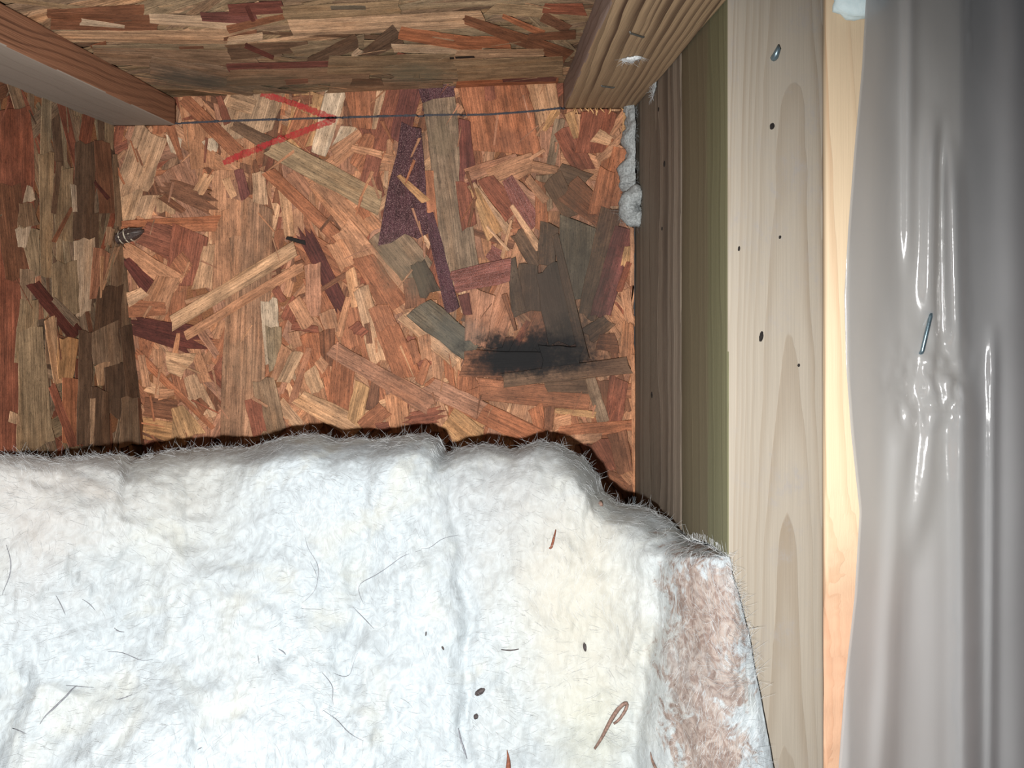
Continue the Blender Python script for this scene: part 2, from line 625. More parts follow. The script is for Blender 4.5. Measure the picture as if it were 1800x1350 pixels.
def strand_geo(poly, d, z, t, col, alpha):
    """prism with a worn rim: returns verts, faces, uv per vertex"""
    c = poly.mean(0); n = len(poly)
    area = 0.5 * np.sum(poly[:, 0] * np.roll(poly[:, 1], -1) - np.roll(poly[:, 0], -1) * poly[:, 1])
    if area < 0: poly = poly[::-1]
    e = np.roll(poly, -1, 0) - np.roll(poly, 1, 0); e /= np.linalg.norm(e, axis=1)[:, None] + 1e-9
    out = np.stack([e[:, 1], -e[:, 0]], 1)
    inner = poly - out * min(.00022, t * .7); outer = poly + out * min(.00012, t * .4)
    v = [(p[0], p[1], z) for p in inner] + [(p[0], p[1], z - t) for p in outer]
    f = [tuple(range(n))] + [(i, i + n, (i + 1) % n + n, (i + 1) % n) for i in range(n)]
    ou, ov = random.uniform(0, 9), random.uniform(0, 9)
    pn = np.array([-d[1], d[0]])
    uv = [((np.array(p[:2]) - c).dot(d) + ou, (np.array(p[:2]) - c).dot(pn) + ov) for p in v]
    return v, f, uv, c


def put_attrs(me, uvs, cols):
    l = me.uv_layers.new(name='UVMap'); vi = np.zeros(len(me.loops), np.int32); me.loops.foreach_get('vertex_index', vi)
    l.data.foreach_set('uv', np.array(uvs, float)[vi].ravel())
    a = me.color_attributes.new('Col', 'FLOAT_COLOR', 'POINT'); a.data.foreach_set('color', np.array(cols, float).ravel())


def jitter(rgb, k=0.14):
    b = 1 + random.uniform(-k, k); h = random.uniform(-.05, .05)
    c = np.array(lin(rgb)); l = c.dot((.3, .6, .1)); c = (c * .90 + l * .10) * b
    return (c[0] * (1 + h), c[1], c[2] * (1 - h))


def osb(plane, box, trace, parent, base_palette, angle, n_under, n_parts, mats, sizes, gain=1.0, thick=0.00035, n_sliver=0):
    st = Stack(plane, *box)
    u0, u1, v0, v1 = box
    # 1. the layers underneath: too many and too covered to count
    V, Fc, UV, CO = [], [], [], []
    def rnd():
        uc, vc = random.uniform(u0, u1), random.uniform(v0, v1)
        th = random.gauss(angle, 0.42) if random.random() < .8 else random.uniform(0, math.pi)
        L = random.uniform(*sizes[0]); wd = random.uniform(*sizes[1]); dv = np.array([math.cos(th), math.sin(th)])
        poly, d = ribbon(np.array([uc, vc]) - dv * L / 2, np.array([uc, vc]) + dv * L / 2, wd, wd * random.uniform(.6, 1.1))
        poly[:, 0] = np.clip(poly[:, 0], u0, u1); poly[:, 1] = np.clip(poly[:, 1], v0, v1)
        return poly, d
    for i in range(n_under):
        poly, d = rnd()
        z = st.lay(poly, thick * .5)
        if z is None: continue
        k = random.choice(base_palette); c = jitter(C[k][0])
        v, f, uv, _ = strand_geo(poly, d, z, thick, c, C[k][1]); o = len(V)
        V += v; Fc += [tuple(a + o for a in q) for q in f]; UV += uv; CO += [(*[x * gain for x in c], C[k][1])] * len(v)
    me = mesh('strand_layer', V, Fc); put_attrs(me, UV, CO)
    s = link('strand_layer', me, mats[0], parent); s['kind'] = 'stuff'
    def one(poly, d, k, col=None):
        z = st.lay(poly, thick * random.uniform(.6, 1.2))
        if z is None: return
        c = jitter(C[k][0], .08)
        v, f, uv, ce = strand_geo(poly, d, z, thick * 1.3, c, C[k][1])
        v = [(p[0] - ce[0], p[1] - ce[1], p[2]) for p in v]
        me = mesh('strand', v, f); put_attrs(me, uv, [(*[x * gain for x in c], C[k][1])] * len(v))
        link('strand', me, mats[1] if k in 'PX' and len(mats) > 1 else mats[0], parent, (ce[0], ce[1], 0))
    # 2. loose single strands, 3. the strands one can follow in the photograph
    for i in range(n_parts):
        poly, d = rnd(); one(poly, d, random.choice(base_palette))
    for line in trace.strip().splitlines():
        q = line.split(); ox, oy, sc = Z_[q[0]]; x0, y0, x1, y1, w0, w1 = [float(a) / sc for a in q[1:7]]
        A = np.array([ox + x0, oy + y0]); B = np.array([ox + x1, oy + y1])
        pp, _ = ribbon(A, B, w0, w1, len(q) > 8)
        poly = np.array([plane.px(*p) for p in pp])
        a, b = plane.px(*A), plane.px(*B); d = (b - a) / np.linalg.norm(b - a)
        poly[:, 0] = np.clip(poly[:, 0], u0, u1); poly[:, 1] = np.clip(poly[:, 1], v0, v1)
        one(poly, d, q[7])
    # 4. slivers and torn fibres lying on top
    V, Fc, UV, CO = [], [], [], []
    for i in range(n_sliver):
        uc, vc = random.uniform(u0, u1), random.uniform(v0, v1); th = random.gauss(angle, .55)
        L = random.uniform(.006, .026); wd = random.uniform(.0006, .0028); dv = np.array([math.cos(th), math.sin(th)])
        if plane is WALL and 0.0 < uc < .11 and -.09 < vc < .05: continue
        poly, d = ribbon(np.array([uc, vc]) - dv * L / 2, np.array([uc, vc]) + dv * L / 2, wd * random.uniform(.2, 1), wd)
        poly[:, 0] = np.clip(poly[:, 0], u0, u1); poly[:, 1] = np.clip(poly[:, 1], v0, v1)
        z = st.lay(poly, thick * .5)
        if z is None: continue
        k = random.choice(base_palette); c = jitter(C[k][0])
        v, f, uv, _ = strand_geo(poly, d, z, thick, c, C[k][1]); o = len(V)
        V += v; Fc += [tuple(a + o for a in q) for q in f]; UV += uv; CO += [(*[x * gain for x in c], C[k][1])] * len(v)
    if V:
        me = mesh('sliver_layer', V, Fc); put_attrs(me, UV, CO)
        s = link('sliver_layer', me, mats[0], parent); s['kind'] = 'stuff'
    return st


def sheet(name, plane, box, t, mat):
    """the board itself: a slab behind the strands, its local axes those of the sheet"""
    u0, u1, v0, v1 = box
    bm = bmesh.new(); bmesh.ops.create_cube(bm, size=1)
    for v in bm.verts: v.co = Vector(((u0 + u1) / 2 + v.co.x * (u1 - u0), (v0 + v1) / 2 + v.co.y * (v1 - v0), -t / 2 + v.co.z * t))
    bmesh.ops.bevel(bm, geom=bm.edges[:], offset=t * .1, segments=2, affect='EDGES')
    me = bpy.data.meshes.new(name); bm.to_mesh(me); bm.free()
    o = link(name, me, mat); o.matrix_world = plane.matrix(); return o


M_CORE = plain('osb_core', (120, 78, 50), .8)
# ---- back wall
wb = (WALL.px(150, 100)[0], WALL.px(1114, 100)[0], WALL.px(600, 1090)[1], WALL.px(600, 120)[1])
wall = tag(sheet('wall_back', WALL, wb, 0.011, M_CORE), 'orange-brown strand board wall at the back of the cavity', kind='structure')
st_wall = osb(WALL, wb, WALL_TRACE, wall, 'TTTOONNNRLSTB', math.pi / 2, 900, 70, (M_WALL, M_WALLG), ((.03, .085), (.003, .020)), .74, thick=.00024, n_sliver=150)
# ---- overhead sheet
cb = (-0.16, 0.42, -0.02, 0.62) if CEIL.b[1] < 0 else (-0.16, 0.42, -0.62, 0.02)
ceil = tag(sheet('ceiling', CEIL, cb, 0.015, M_CORE), 'strand board sheet overhead with long pale strands', kind='structure')
ceb = (-0.02, 0.36, -0.001, 0.36) if CEIL.b[1] < 0 else (-0.02, 0.36, -0.36, 0.001)
st_ceil = osb(CEIL, ceb, CEIL_TRACE, ceil, 'GGZJJGAG', 0.0, 560, 110, (M_CEIL,), ((.06, .16), (.004, .020)), .88, thick=.00007, n_sliver=50)

# ------------------------------------------------------------------ lumber


def wood(name, light, dark, axis, freq=260, centre=(0.0, 0.0), tilt=(0.0, 0.0), contrast=1.0, wob=0.006, fibre=0.35, bump=0.4,
         tint=None, scuff=0.0, rough=0.7, sharp=(0.55, 0.95)):
    """sawn timber: growth rings round an axis lying beside the piece, cut by its faces"""
    t = NT(name); P = t.obj(); x = t.xyz(P)
    a = x['XYZ'.index(axis)]; p, q = [x[i] for i in range(3) if 'XYZ'[i] != axis]
    st_ = t.comb(*[t.math('MULTIPLY', x[i], 6.0 if 'XYZ'[i] == axis else 55.0) for i in range(3)])
    wn = t.math('SUBTRACT', t.noise(st_, 1.0, 3), 0.5)
    low = t.math('SUBTRACT', t.noise(t.comb(0, 0, t.math('MULTIPLY', a, 7.0)), 1.0, 2), 0.5)
    pc = t.math('SUBTRACT', p, t.math('ADD', centre[0], t.math('MULTIPLY', a, tilt[0])))
    qc = t.math('SUBTRACT', q, t.math('ADD', centre[1], t.math('MULTIPLY', a, tilt[1])))
    r = t.math('SQRT', t.math('ADD', t.math('MULTIPLY', pc, pc), t.math('MULTIPLY', qc, qc)))
    r = t.math('ADD', r, t.math('ADD', t.math('MULTIPLY', wn, wob), t.math('MULTIPLY', low, wob * 1.5)))
    rf = t.math('MULTIPLY', r, freq)
    rf = t.math('ADD', rf, t.math('MULTIPLY', t.noise(t.comb(t.math('MULTIPLY', rf, .45), 0, 0), 1.0, 1), 2.2))
    rr = t.math('FRACT', rf)
    each = t.noise(t.comb(t.math('MULTIPLY', t.math('FLOOR', rf), 3.7), 2, 0), 1.0, 0)
    late = t.math('MULTIPLY', t.ramp(rr, sharp[0], sharp[1]), t.ramp(rr, 0.97, 1.0, 1.0, 0.0))
    fs = t.comb(*[t.math('MULTIPLY', x[i], 22.0 if 'XYZ'[i] == axis else 1500.0) for i in range(3)])
    fn = t.noise(fs, 1.0, 3, 0.6)
    strength = t.noise(t.comb(*[t.math('MULTIPLY', x[i], 4.0 if 'XYZ'[i] == axis else 40.0) for i in range(3)]), 1.0, 2)
    f = t.math('MULTIPLY', late, t.math('MULTIPLY', t.ramp(strength, 0.3, 0.7, 0.35 * contrast, contrast), t.ramp(each, 0.3, 0.6, 0.4, 1.0)), clamp=True)
    col = t.mix(f, lin(light), lin(dark))
    if tint:                                # heartwood / treated band with a wandering border: (coordinate, border, width, colour)
        ti, b0, wdt, rgb = tint
        e = t.math('ADD', x['XYZ'.index(ti)], t.math('MULTIPLY', low, 0.02))
        col = t.mix(t.ramp(e, b0 - wdt, b0 + wdt), col, t.mix(0.35, lin(rgb), col))
    g = t.math('ADD', 1 - fibre / 2, t.math('MULTIPLY', fn, fibre))
    col = t.mix(1.0, col, t.comb(g, g, g), 'MULTIPLY')
    if scuff:
        sn = t.noise(P, 38, 5, 0.7); s2 = t.noise(t.comb(*[t.math('MULTIPLY', x[i], 0.5 if 'XYZ'[i] == axis else 1.0) for i in range(3)]), 420, 3, 0.7)
        m = t.math('MULTIPLY', t.ramp(sn, 0.48, 0.68), t.ramp(s2, 0.42, 0.7, 0.2, 1.0))
        col = t.mix(t.math('MULTIPLY', m, scuff), col, lin((128, 124, 122)))
    h = t.math('ADD', t.math('MULTIPLY', late, 0.9), fn)
    t.bsdf(col, rough, 0.25, t.bump(h, bump, 0.0006)); return t.m


def plank(name, x, y, z, axis, mat, r=0.002, nseg=60, wob=0.0006, wane=None, parent=None, seed=0):
    """sawn piece: rounded corners, slightly uneven along its length; wane(pos) -> extra inward bite"""
    lo = np.array([x[0], y[0], z[0]]); hi = np.array([x[1], y[1], z[1]]); c = (lo + hi) / 2; hs = (hi - lo) / 2
    ai = 'XYZ'.index(axis); o1, o2 = [i for i in range(3) if i != ai]
    prof = []
    for cx, cy, a0 in ((1, 1, 0), (-1, 1, 90), (-1, -1, 180), (1, -1, 270)):
        for k in range(4):
            an = math.radians(a0 + 30 * k)
            prof.append((cx * (hs[o1] - r) + r * math.cos(an), cy * (hs[o2] - r) + r * math.sin(an)))
        # points along the face to the next corner
        nx, ny = {(1, 1): (-1, 1), (-1, 1): (-1, -1), (-1, -1): (1, -1), (1, -1): (1, 1)}[(cx, cy)]
        ax, ay = prof[-1]; an = math.radians(a0 + 90)
        bx, by = nx * (hs[o1] - r) + r * math.cos(an), ny * (hs[o2] - r) + r * math.sin(an)
        for k in (1, 2, 3, 4): prof.append((ax + (bx - ax) * k / 5, ay + (by - ay) * k / 5))
    prof = np.array(prof); n = len(prof)
    V = []
    for i in range(nseg + 1):
        s = -hs[ai] + 2 * hs[ai] * i / nseg
        P = np.zeros((n, 3)); P[:, o1] = prof[:, 0]; P[:, o2] = prof[:, 1]; P[:, ai] = s
        V.append(P)
    V = np.concatenate(V)
    q = V.copy(); q[:, ai] *= 0.25
    k = vnoise(q * 60 + seed * 9.1, seed) * wob + vnoise(q * 240 + 3.3, seed + 3) * wob * .4
    dirv = V.copy(); dirv[:, ai] = 0; dirv /= np.linalg.norm(dirv, axis=1)[:, None]
    V = V + dirv * k[:, None]
    if wane is not None: V = wane(V + c) - c
    f = []
    for i in range(nseg):
        for j in range(n):
            a, b = i * n + j, i * n + (j + 1) % n
            f.append((a, b, b + n, a + n))
    f.append(tuple(range(n))[::-1]); f.append(tuple(range(nseg * n, nseg * n + n)))
    me = mesh(name, V, f, True)
    for p in list(me.polygons)[-2:]: p.use_smooth = False
    bm = bmesh.new(); bm.from_mesh(me); bmesh.ops.recalc_face_normals(bm, faces=bm.faces[:]); bm.to_mesh(me); bm.free()
    o = link(name, me, mat, loc=Vector(c))
    if parent: child_of(o, parent)
    return o


XS = float(at(1115, 480, D).x)              # left face of the studs on the right
YF = XS / ((1279 - CX) / F)                 # front of the near stud
YM = XS / ((1197 - CX) / F)
# --- engineered joist on the left: flange of solid timber, web of strand board
jx = float(at(312, 222, D).x); jz = float(at(312, 222, D).z)
joist = tag(empty('engineered_joist', (float(q2[0]), D - .2, jz)), 'joist on the left with solid timber flange above a strand board web', 'joist')
M_FL = wood('flange_wood', (126, 88, 66), (82, 54, 42), 'Y', 420, (0.2, 0.1), (0.05, 0), 0.7, 0.004, 0.6, 0.9)
t = NT('flange_under'); 
M_FLL = wood('flange_grey_wood', (134, 124, 114), (112, 102, 92), 'Y', 300, (0.1, 0.3), (0.02, 0), 0.35, 0.004, 0.25, 0.2)
fl_o = plank('flange', (jx - .075, jx), (0.0, D - .001), (jz, jz + .0205), 'Y', M_FL, .0012, 120, .0005, parent=joist, seed=2)
fl_o.data.materials.append(M_FLL)
for p in fl_o.data.polygons:
    if p.normal.z < -0.7: p.material_index = 1
wbx = (-0.012, 0.47, -0.06, float(np.linalg.norm(wa)) + .012) if WEB.b.dot(wa) > 0 else (-0.012, 0.47, -float(np.linalg.norm(wa)) - .012, 0.06)
web = sheet('web', WEB, (-0.001, 0.47, wbx[2], wbx[3]), 0.010, M_CORE)
web['label'] = 'web board of upright grey and brown strands'
st_web = osb(WEB, (0.0, 0.34, wbx[2], wbx[3]), WEB_TRACE, web, 'GJABRGJ', math.pi / 2, 420, 60, (M_WEB,), ((.04, .11), (.004, .016)), .62, thick=.00012, n_sliver=30)
child_of(web, joist)

# --- batten on the right under the overhead sheet
bx0 = float(at(991, 192, D).x); bz0 = float(at(992, 192, D).z)
batten = tag(empty('ceiling_batten', (bx0, D - .2, bz0)), 'weathered timber batten overhead running into the corner above the grey wool', 'batten')
M_BAT = wood('batten_wood', (156, 132, 104), (70, 50, 38), 'Y', 300, (-0.06, 0.05), (0.03, 0.0), 1.0, 0.0022, 0.7, 0.6, sharp=(.25, .9))
M_BATG = wood('batten_grey_side', (128, 112, 104), (96, 80, 72), 'Y', 300, (0.2, 0.1), (0.02, 0.), 0.4, 0.004, 0.35, 0.4)
bo = plank('timber', (bx0, XS - .0005), (0.0, D - .001), (bz0, bz0 + .0225), 'Y', M_BAT, .0016, 120, .0006, parent=batten, seed=5)
bo.data.materials.append(M_BATG)
for p in bo.data.polygons:
    if p.normal.x < -0.7: p.material_index = 1

# --- studs on the right
zt, zb = 0.136, -0.42
M_REAR = wood('rear_stud_wood', (116, 106, 94), (70, 62, 54), 'Z', 460, (0.30, 0.0), (0.0, 0.0), 1.0, 0.0015, 0.35, 1.0, tint=('Y', -0.005, 0.012, (112, 104, 92)), sharp=(.3, .8))
rear = tag(plank('rear_stud', (XS, XS + .038), (YM, D - .0005), (zb, zt), 'Z', M_REAR, .0015, 90, .0004, seed=8),
           'grey-brown ribbed stud standing against the back wall in the corner', 'stud')
M_GREEN = wood('green_stud_side', (98, 97, 74), (78, 77, 58), 'Z', 200, (0.25, 0.1), (0.01, 0.0), 0.45, 0.004, 0.3, 0.3, tint=('Y', -0.012, 0.003, (94, 84, 68)))
M_NEAR = wood('near_stud_front', (138, 130, 118), (114, 100, 83), 'Z', 900, (0.006, 0.006), (0.003, 0.010), 0.75, 0.0009, 0.25, 0.2, scuff=0.6, sharp=(.2, .95))
ns = plank('near_stud', (XS, float(at(1450, 480, YF).x) - .0004), (YF, YM - .0005), (zb, zt + .01), 'Z', M_NEAR, .0013, 90, .0003, seed=11)
ns.data.materials.append(M_GREEN)
for p in ns.data.polygons:
    if p.normal.x < -0.7: p.material_index = 1
tag(ns, 'pale tan stud with greenish side face, left of the plastic sheet', 'stud')


def wane_fn(P):
    m = np.clip((-0.10 - P[:, 2]) / 0.05, 0, 1) * np.clip((YF + .01 - P[:, 1]) / .01, 0, 1)
    q = P.copy(); q[:, 2] += q[:, 0] * 1.2; q[:, 2] *= 1.0
    P = P.copy(); P[:, 1] += m * (0.0035 + 0.004 * fbm(q, 70, 3, 5)); return P


s2x0 = float(at(1450, 480, YF).x)
M_OUT = wood('outer_stud_wood', (196, 176, 148), (172, 138, 106), 'Z', 300, (-0.06, 0.05), (0.01, 0.02), 0.6, 0.003, 0.2, 0.25, tint=('Z', 0.0, -0.03, (176, 128, 102)))  # light reflected off the plastic is put into this pale wood tone
outer = tag(plank('outer_stud', (s2x0, s2x0 + .062), (YF - .0015, YM - .0005), (zb, zt + .01), 'Z', M_OUT, .0016, 160, .0004, wane_fn, seed=15),
            'stud with reflected glare in its cream tone, partly under the plastic sheet with barky lower edge', 'stud')

# ------------------------------------------------------------------ marks on the wall
M_LINE = plain('dark_chalk', (56, 55, 60), .8)
M_RED = None
t = NT('red_crayon'); n = t.noise(t.pos(), 500, 4, .7)
red = t.add('ShaderNodeBsdfDiffuse'); red.inputs[0].default_value = (*lin((176, 58, 60)), 1)
tr = t.add('ShaderNodeBsdfTransparent'); mx = t.add('ShaderNodeMixShader')
t.link(t.ramp(n, .3, .7, .3, .75), mx.inputs[0]); t.link(tr.outputs[0], mx.inputs[1]); t.link(red.outputs[0], mx.inputs[2]); t.link(mx.outputs[0], t.out.inputs[0])
M_RED = t.m


def drawn(name, pts, width, mat, st, plane, parent, wj=.25, lift=.00035):
    """a drawn stroke lying on the strands (follows their relief)"""
    P = []
    for a, b in zip(pts[:-1], pts[1:]):
        a, b = plane.px(*a), plane.px(*b); n = max(2, int(np.linalg.norm(b - a) / .0012))
        P += [a + (b - a) * i / n for i in range(n)]
    P.append(b); P = np.array(P); d = np.gradient(P, axis=0); d /= np.linalg.norm(d, axis=1)[:, None]; nn = np.stack([-d[:, 1], d[:, 0]], 1)
    V, f = [], []
    cols = (-1, -.33, .33, 1)
    for i, (p, q) in enumerate(zip(P, nn)):
        wd = width * (1 + random.uniform(-wj, wj)) / 2
        for s_ in cols:
            e = p + q * wd * s_; V.append((e[0], e[1], st.at(*e) + lift))
    for i in range(len(P) - 1):
        for j in range(3): a = i * 4 + j; f.append((a, a + 1, a + 5, a + 4))
    return link(name, mesh(name, V, f), mat, parent)


drawn('chalk_line', [(312, 219), (420, 214), (560, 209), (700, 206), (860, 203), (940, 197), (994, 191)], .0016, M_LINE, st_wall, WALL, wall)['label'] = 'dark chalk line'
drawn('arrow_mark', [(462, 166), (520, 184), (592, 212)], .0048, M_RED, st_wall, WALL, wall)['label'] = 'red crayon stroke'
drawn('arrow_mark', [(590, 211), (520, 238), (440, 268), (396, 288)], .0048, M_RED, st_wall, WALL, wall)['label'] = 'red crayon stroke'

# ------------------------------------------------------------------ white insulation batt
OUT = [(-240, 800), (-60, 798), (0, 797), (60, 803), (130, 807), (180, 801), (215, 800), (232, 810), (262, 797), (320, 791), (380, 786), (440, 786), (470, 777),
       (510, 769), (560, 763), (610, 773), (650, 771), (700, 766), (752, 762), (774, 772), (784, 797), (805, 789), (850, 781), (900, 788), (950, 776),
       (990, 784), (1028, 806), (1050, 832), (1060, 860), (1086, 881), (1120, 890), (1150, 897), (1180, 916), (1200, 941), (1216, 954), (1238, 949),
       (1262, 955), (1282, 975), (1288, 1010), (1302, 1060), (1316, 1110), (1328, 1180), (1344, 1260), (1360, 1350), (1378, 1470), (1405, 1700)]
OPP = [(-240, 1700), (1120, 1700)]


def resample(pts, n):
    p = np.array(pts, float); s = np.concatenate([[0], np.cumsum(np.linalg.norm(np.diff(p, axis=0), axis=1))]); q = np.linspace(0, s[-1], n)
    return np.stack([np.interp(q, s, p[:, 0]), np.interp(q, s, p[:, 1])], 1)


NS, NR = 780, 270
o_ = resample(OUT, NS); o_[1:-1, 1] += 3.0 * fbm(np.stack([o_[:, 0] * .02, o_[:, 1] * .02, o_[:, 0] * 0], 1), 2.2, 3, 9)[1:-1]
b_ = resample(OPP, NS)
fr = (np.linspace(0, 1, NR) ** 1.25)
PX = o_[:, None, 0] * (1 - fr) + b_[:, None, 0] * fr; PY = o_[:, None, 1] * (1 - fr) + b_[:, None, 1] * fr
dist = np.hypot(PX - o_[:, None, 0], PY - o_[:, None, 1])        # distance from the outline
base = np.interp(PY, [760, 900, 1050, 1350, 1600], [.455, .440, .425, .395, .37])
bl = np.exp(-(((PX - 150) / 420) ** 2 + ((PY - 1420) / 420) ** 2)); base = base - .048 * bl
lf = np.clip((330 - PX) / 390, 0, 1); base = base - lf * np.clip(base - .375, 0, 1)
rt = np.clip((PX - 1050) / 240, 0, 1); rt = rt * rt * (3 - 2 * rt)
base = base * (1 - rt) + np.minimum(base, np.interp(PY, [880, 980, 1100, 1350, 1600], [.425, .346, .347, .345, .335])) * rt
edge = .034 * np.exp(-dist / 20) * (1 - .6 * lf) * (1 - np.clip((PX - 1230) / 60, 0, 1) * .85)
dep = base + edge
P3 = np.stack([(PX - CX) / F * dep, dep, -(PY - CY) / F * dep], -1).reshape(-1, 3)
q = P3.copy()
amp = (np.clip(dist / 40, 0.12, 1) * (1 - .55 * rt)).ravel()
big = fbm(q * (1, 1, .62), 16, 2, 21); mid = fbm(q, 55, 3, 31)
billow = 1 - np.abs(fbm(q * (1, 1, .55) + .02 * big[:, None], 11, 2, 41))
disp = amp * (.009 * big + .0026 * mid + .010 * np.clip(billow, 0, 1) - .006)
fine = fbm(q * (1.8, 1, .5), 260, 3, 51) * .00040 + fbm(q * (1.4, 1, .5), 110, 2, 57) * .0006
# the deep crease that runs down at x ~ 820 px and the soft fold on the right
def crease(cx0, cx1, wid, dep_): 
    cl = cx0 + (cx1 - cx0) * np.clip((PY - 800) / 550, 0, 1) + 7 * np.sin(PY / 75.) + 5 * np.sin(PY / 21.)
    return dep_ * np.exp(-((PX - cl) / wid) ** 2)
cr = crease(800, 828, 16, .0045) + crease(232, 250, 18, .006) * np.clip(1 - (PY - 800) / 160, 0, 1) + crease(1175, 1120, 20, .006) + crease(640, 600, 30, .004)
kk = 1 - (disp + fine - (cr * np.clip(dist / 25, 0, 1)).ravel()) / dep.ravel()
P3 = P3 * kk[:, None]


def fit(P):                                 # pressed against the web, the studs and the back wall
    wx = np.interp(P[:, 2], [q2[2], q1[2]], [q2[0], q1[0]]) + .004
    wx = q2[0] + (q1[0] - q2[0]) / (q1[2] - q2[2]) * (P[:, 2] - q2[2]) + .004
    P[:, 0] = np.maximum(P[:, 0], wx)
    inside = P[:, 1] > YF - .0015
    P[:, 0] = np.where(inside, np.minimum(P[:, 0], XS - .0012), P[:, 0])
    return P


P3 = fit(P3)
sk = []                                    # top and back of the batt, from the brow to the wall
edgeP = P3.reshape(NS, NR, 3)[:, 0]
for k in (1, 2, 3, 4, 5):
    f_ = k / 5; E = edgeP.copy()
    ybk = np.where(o_[:, 0] < 1275, .584, YF - .0018)
    E[:, 1] = E[:, 1] + (np.maximum(ybk, E[:, 1]) - E[:, 1]) * f_
    E[:, 2] = np.where(o_[:, 0] < 1275, E[:, 2] * (E[:, 1] / edgeP[:, 1]) - .012 * f_, E[:, 2]); E[:, 0] = E[:, 0] - np.where(o_[:, 0] >= 1275, .004 * f_, 0)
    sk.append(fit(E))
G = np.concatenate([np.stack(sk[::-1], 1), P3.reshape(NS, NR, 3)], 1); NR2 = NR + 5
idx = np.arange(NS * NR2).reshape(NS, NR2)
faces = np.stack([idx[:-1, :-1], idx[:-1, 1:], idx[1:, 1:], idx[1:, :-1]], -1).reshape(-1, 4)
bat = tag(empty('insulation_batt', (0, .42, -.30)), 'large white fibreglass insulation batt filling the lower part of the picture', 'insulation')


spx = np.stack([P3[:, 0] / P3[:, 1] * F + CX, -P3[:, 2] / P3[:, 1] * F + CY], 1)
def surf(px, py): return Vector(P3[np.argmin((spx[:, 0] - px) ** 2 + (spx[:, 1] - py) ** 2)])


def fleece(name, yellow=True):
    t = NT(name); P = t.pos()
    n0 = t.noise(P, 900, 4, .7, 1.2); n1 = t.noise(P, 130, 5, .65, 2.0); n2 = t.noise(P, 26, 4, .6, .6)
    xx = t.xyz(P)
    wv = t.noise(t.comb(t.math('MULTIPLY', xx[0], 900), t.math('MULTIPLY', xx[1], 200), t.math('MULTIPLY', xx[2], 170)), 1.0, 4, .65, 1.5)
    col = t.mix(t.ramp(n1, .3, .7), lin((148, 155, 159)), lin((168, 177, 182)))
    col = t.mix(t.ramp(n2, .48, .72, 0, .5), col, lin((170, 170, 160)))
    if yellow:
        for (px, py, d_, r, s, rgb) in ((1010, 1010, .38, .040, .55, (172, 166, 150)), (1040, 1150, .35, .045, .45, (172, 168, 154)), (330, 830, .43, .04, .5, (162, 158, 148)),
                                        (60, 840, .43, .045, .55, (150, 140, 130)), (900, 820, .43, .05, .4, (150, 146, 142)), (1040, 1300, .31, .02, .35, (172, 170, 148))):
            c = surf(px, py); d = t.math('DIVIDE', t.vmath('LENGTH', t.vmath('MULTIPLY', t.vmath('SUBTRACT', P, tuple(c)), (1, .35, .8))), r)
            d = t.math('ADD', d, t.math('MULTIPLY', t.math('SUBTRACT', n2, .5), 1.6))
            col = t.mix(t.ramp(d, .0, 1.5, s, 0), col, lin(rgb))
        # brown-pink paper residue along the right edge
        f = None
        for (px, py, d_, rx, rz, s) in ((1245, 1085, .335, .018, .028, .95), (1270, 1040, .335, .012, .014, .8), (1235, 1160, .325, .013, .02, .8), (1205, 1200, .318, .010, .02, .7),
                                        (1270, 1210, .315, .014, .013, .9), (1225, 1235, .312, .020, .007, .9), (1255, 1330, .298, .020, .024, .95)):
            c = surf(px, py); d = t.vmath('LENGTH', t.vmath('DIVIDE', t.vmath('SUBTRACT', P, tuple(c)), (rx, .06, rz)))
            d = t.math('ADD', d, t.math('MULTIPLY', t.math('SUBTRACT', t.noise(P, 95, 5, .7, 1.5), .5), 3.0))
            g = t.ramp(d, .55, 1.05, s, 0); f = g if f is None else t.math('MAXIMUM', f, g)
        col = t.mix(f, col, t.mix(t.ramp(n1, .35, .65), lin((112, 94, 86)), lin((148, 136, 128))))
    h = t.math('ADD', t.math('MULTIPLY', n0, .55), t.math('ADD', t.math('MULTIPLY', wv, .7), t.math('MULTIPLY', n1, .35)))
    t.bsdf(col, .9, .15, t.bump(h, .45, .0010)); return t.m


M_FLC = fleece('white_fleece'); M_FIB = plain('glass_fibre', (182, 186, 188), .5, .5, amp=.1); M_GREYW = plain('grey_wool', (138, 142, 142), .85, .2, amp=.3, scale=700)
bo_ = mesh('fleece', G.reshape(-1, 3), faces, True)
fo = link('fleece', bo_, M_FLC); child_of(fo, bat)


def fibres(name, roots, tang, length, rad, lift, mat, parent, bend=.6):
    """hair-thin three-sided threads"""
    V, Fc = [], []
    n = 5
    for r, tg in zip(roots, tang):
        L = length * random.uniform(.4, 1.5); d = Vector(tg).normalized(); p = Vector(r); o = len(V)
        ax = Vector((random.gauss(0, 1), random.gauss(0, 1), random.gauss(0, 1))).normalized(); an = random.gauss(0, bend) / n
        for i in range(n):
            u = d.orthogonal().normalized(); v = d.cross(u); rr = rad * (1 if i < n - 1 else .3)
            for k in range(3):
                a = k * 2.0944; V.append(p + (u * math.cos(a) + v * math.sin(a)) * rr)
            d = (Matrix.Rotation(an, 3, ax) @ d); p = p + d * (L / (n - 1))
        for i in range(n - 1):
            for k in range(3):
                a, b = o + i * 3 + k, o + i * 3 + (k + 1) % 3; Fc.append((a, b, b + 3, a + 3))
    o = link(name, mesh(name, V, Fc), mat); o['kind'] = 'stuff'
    if parent: child_of(o, parent)
    return o


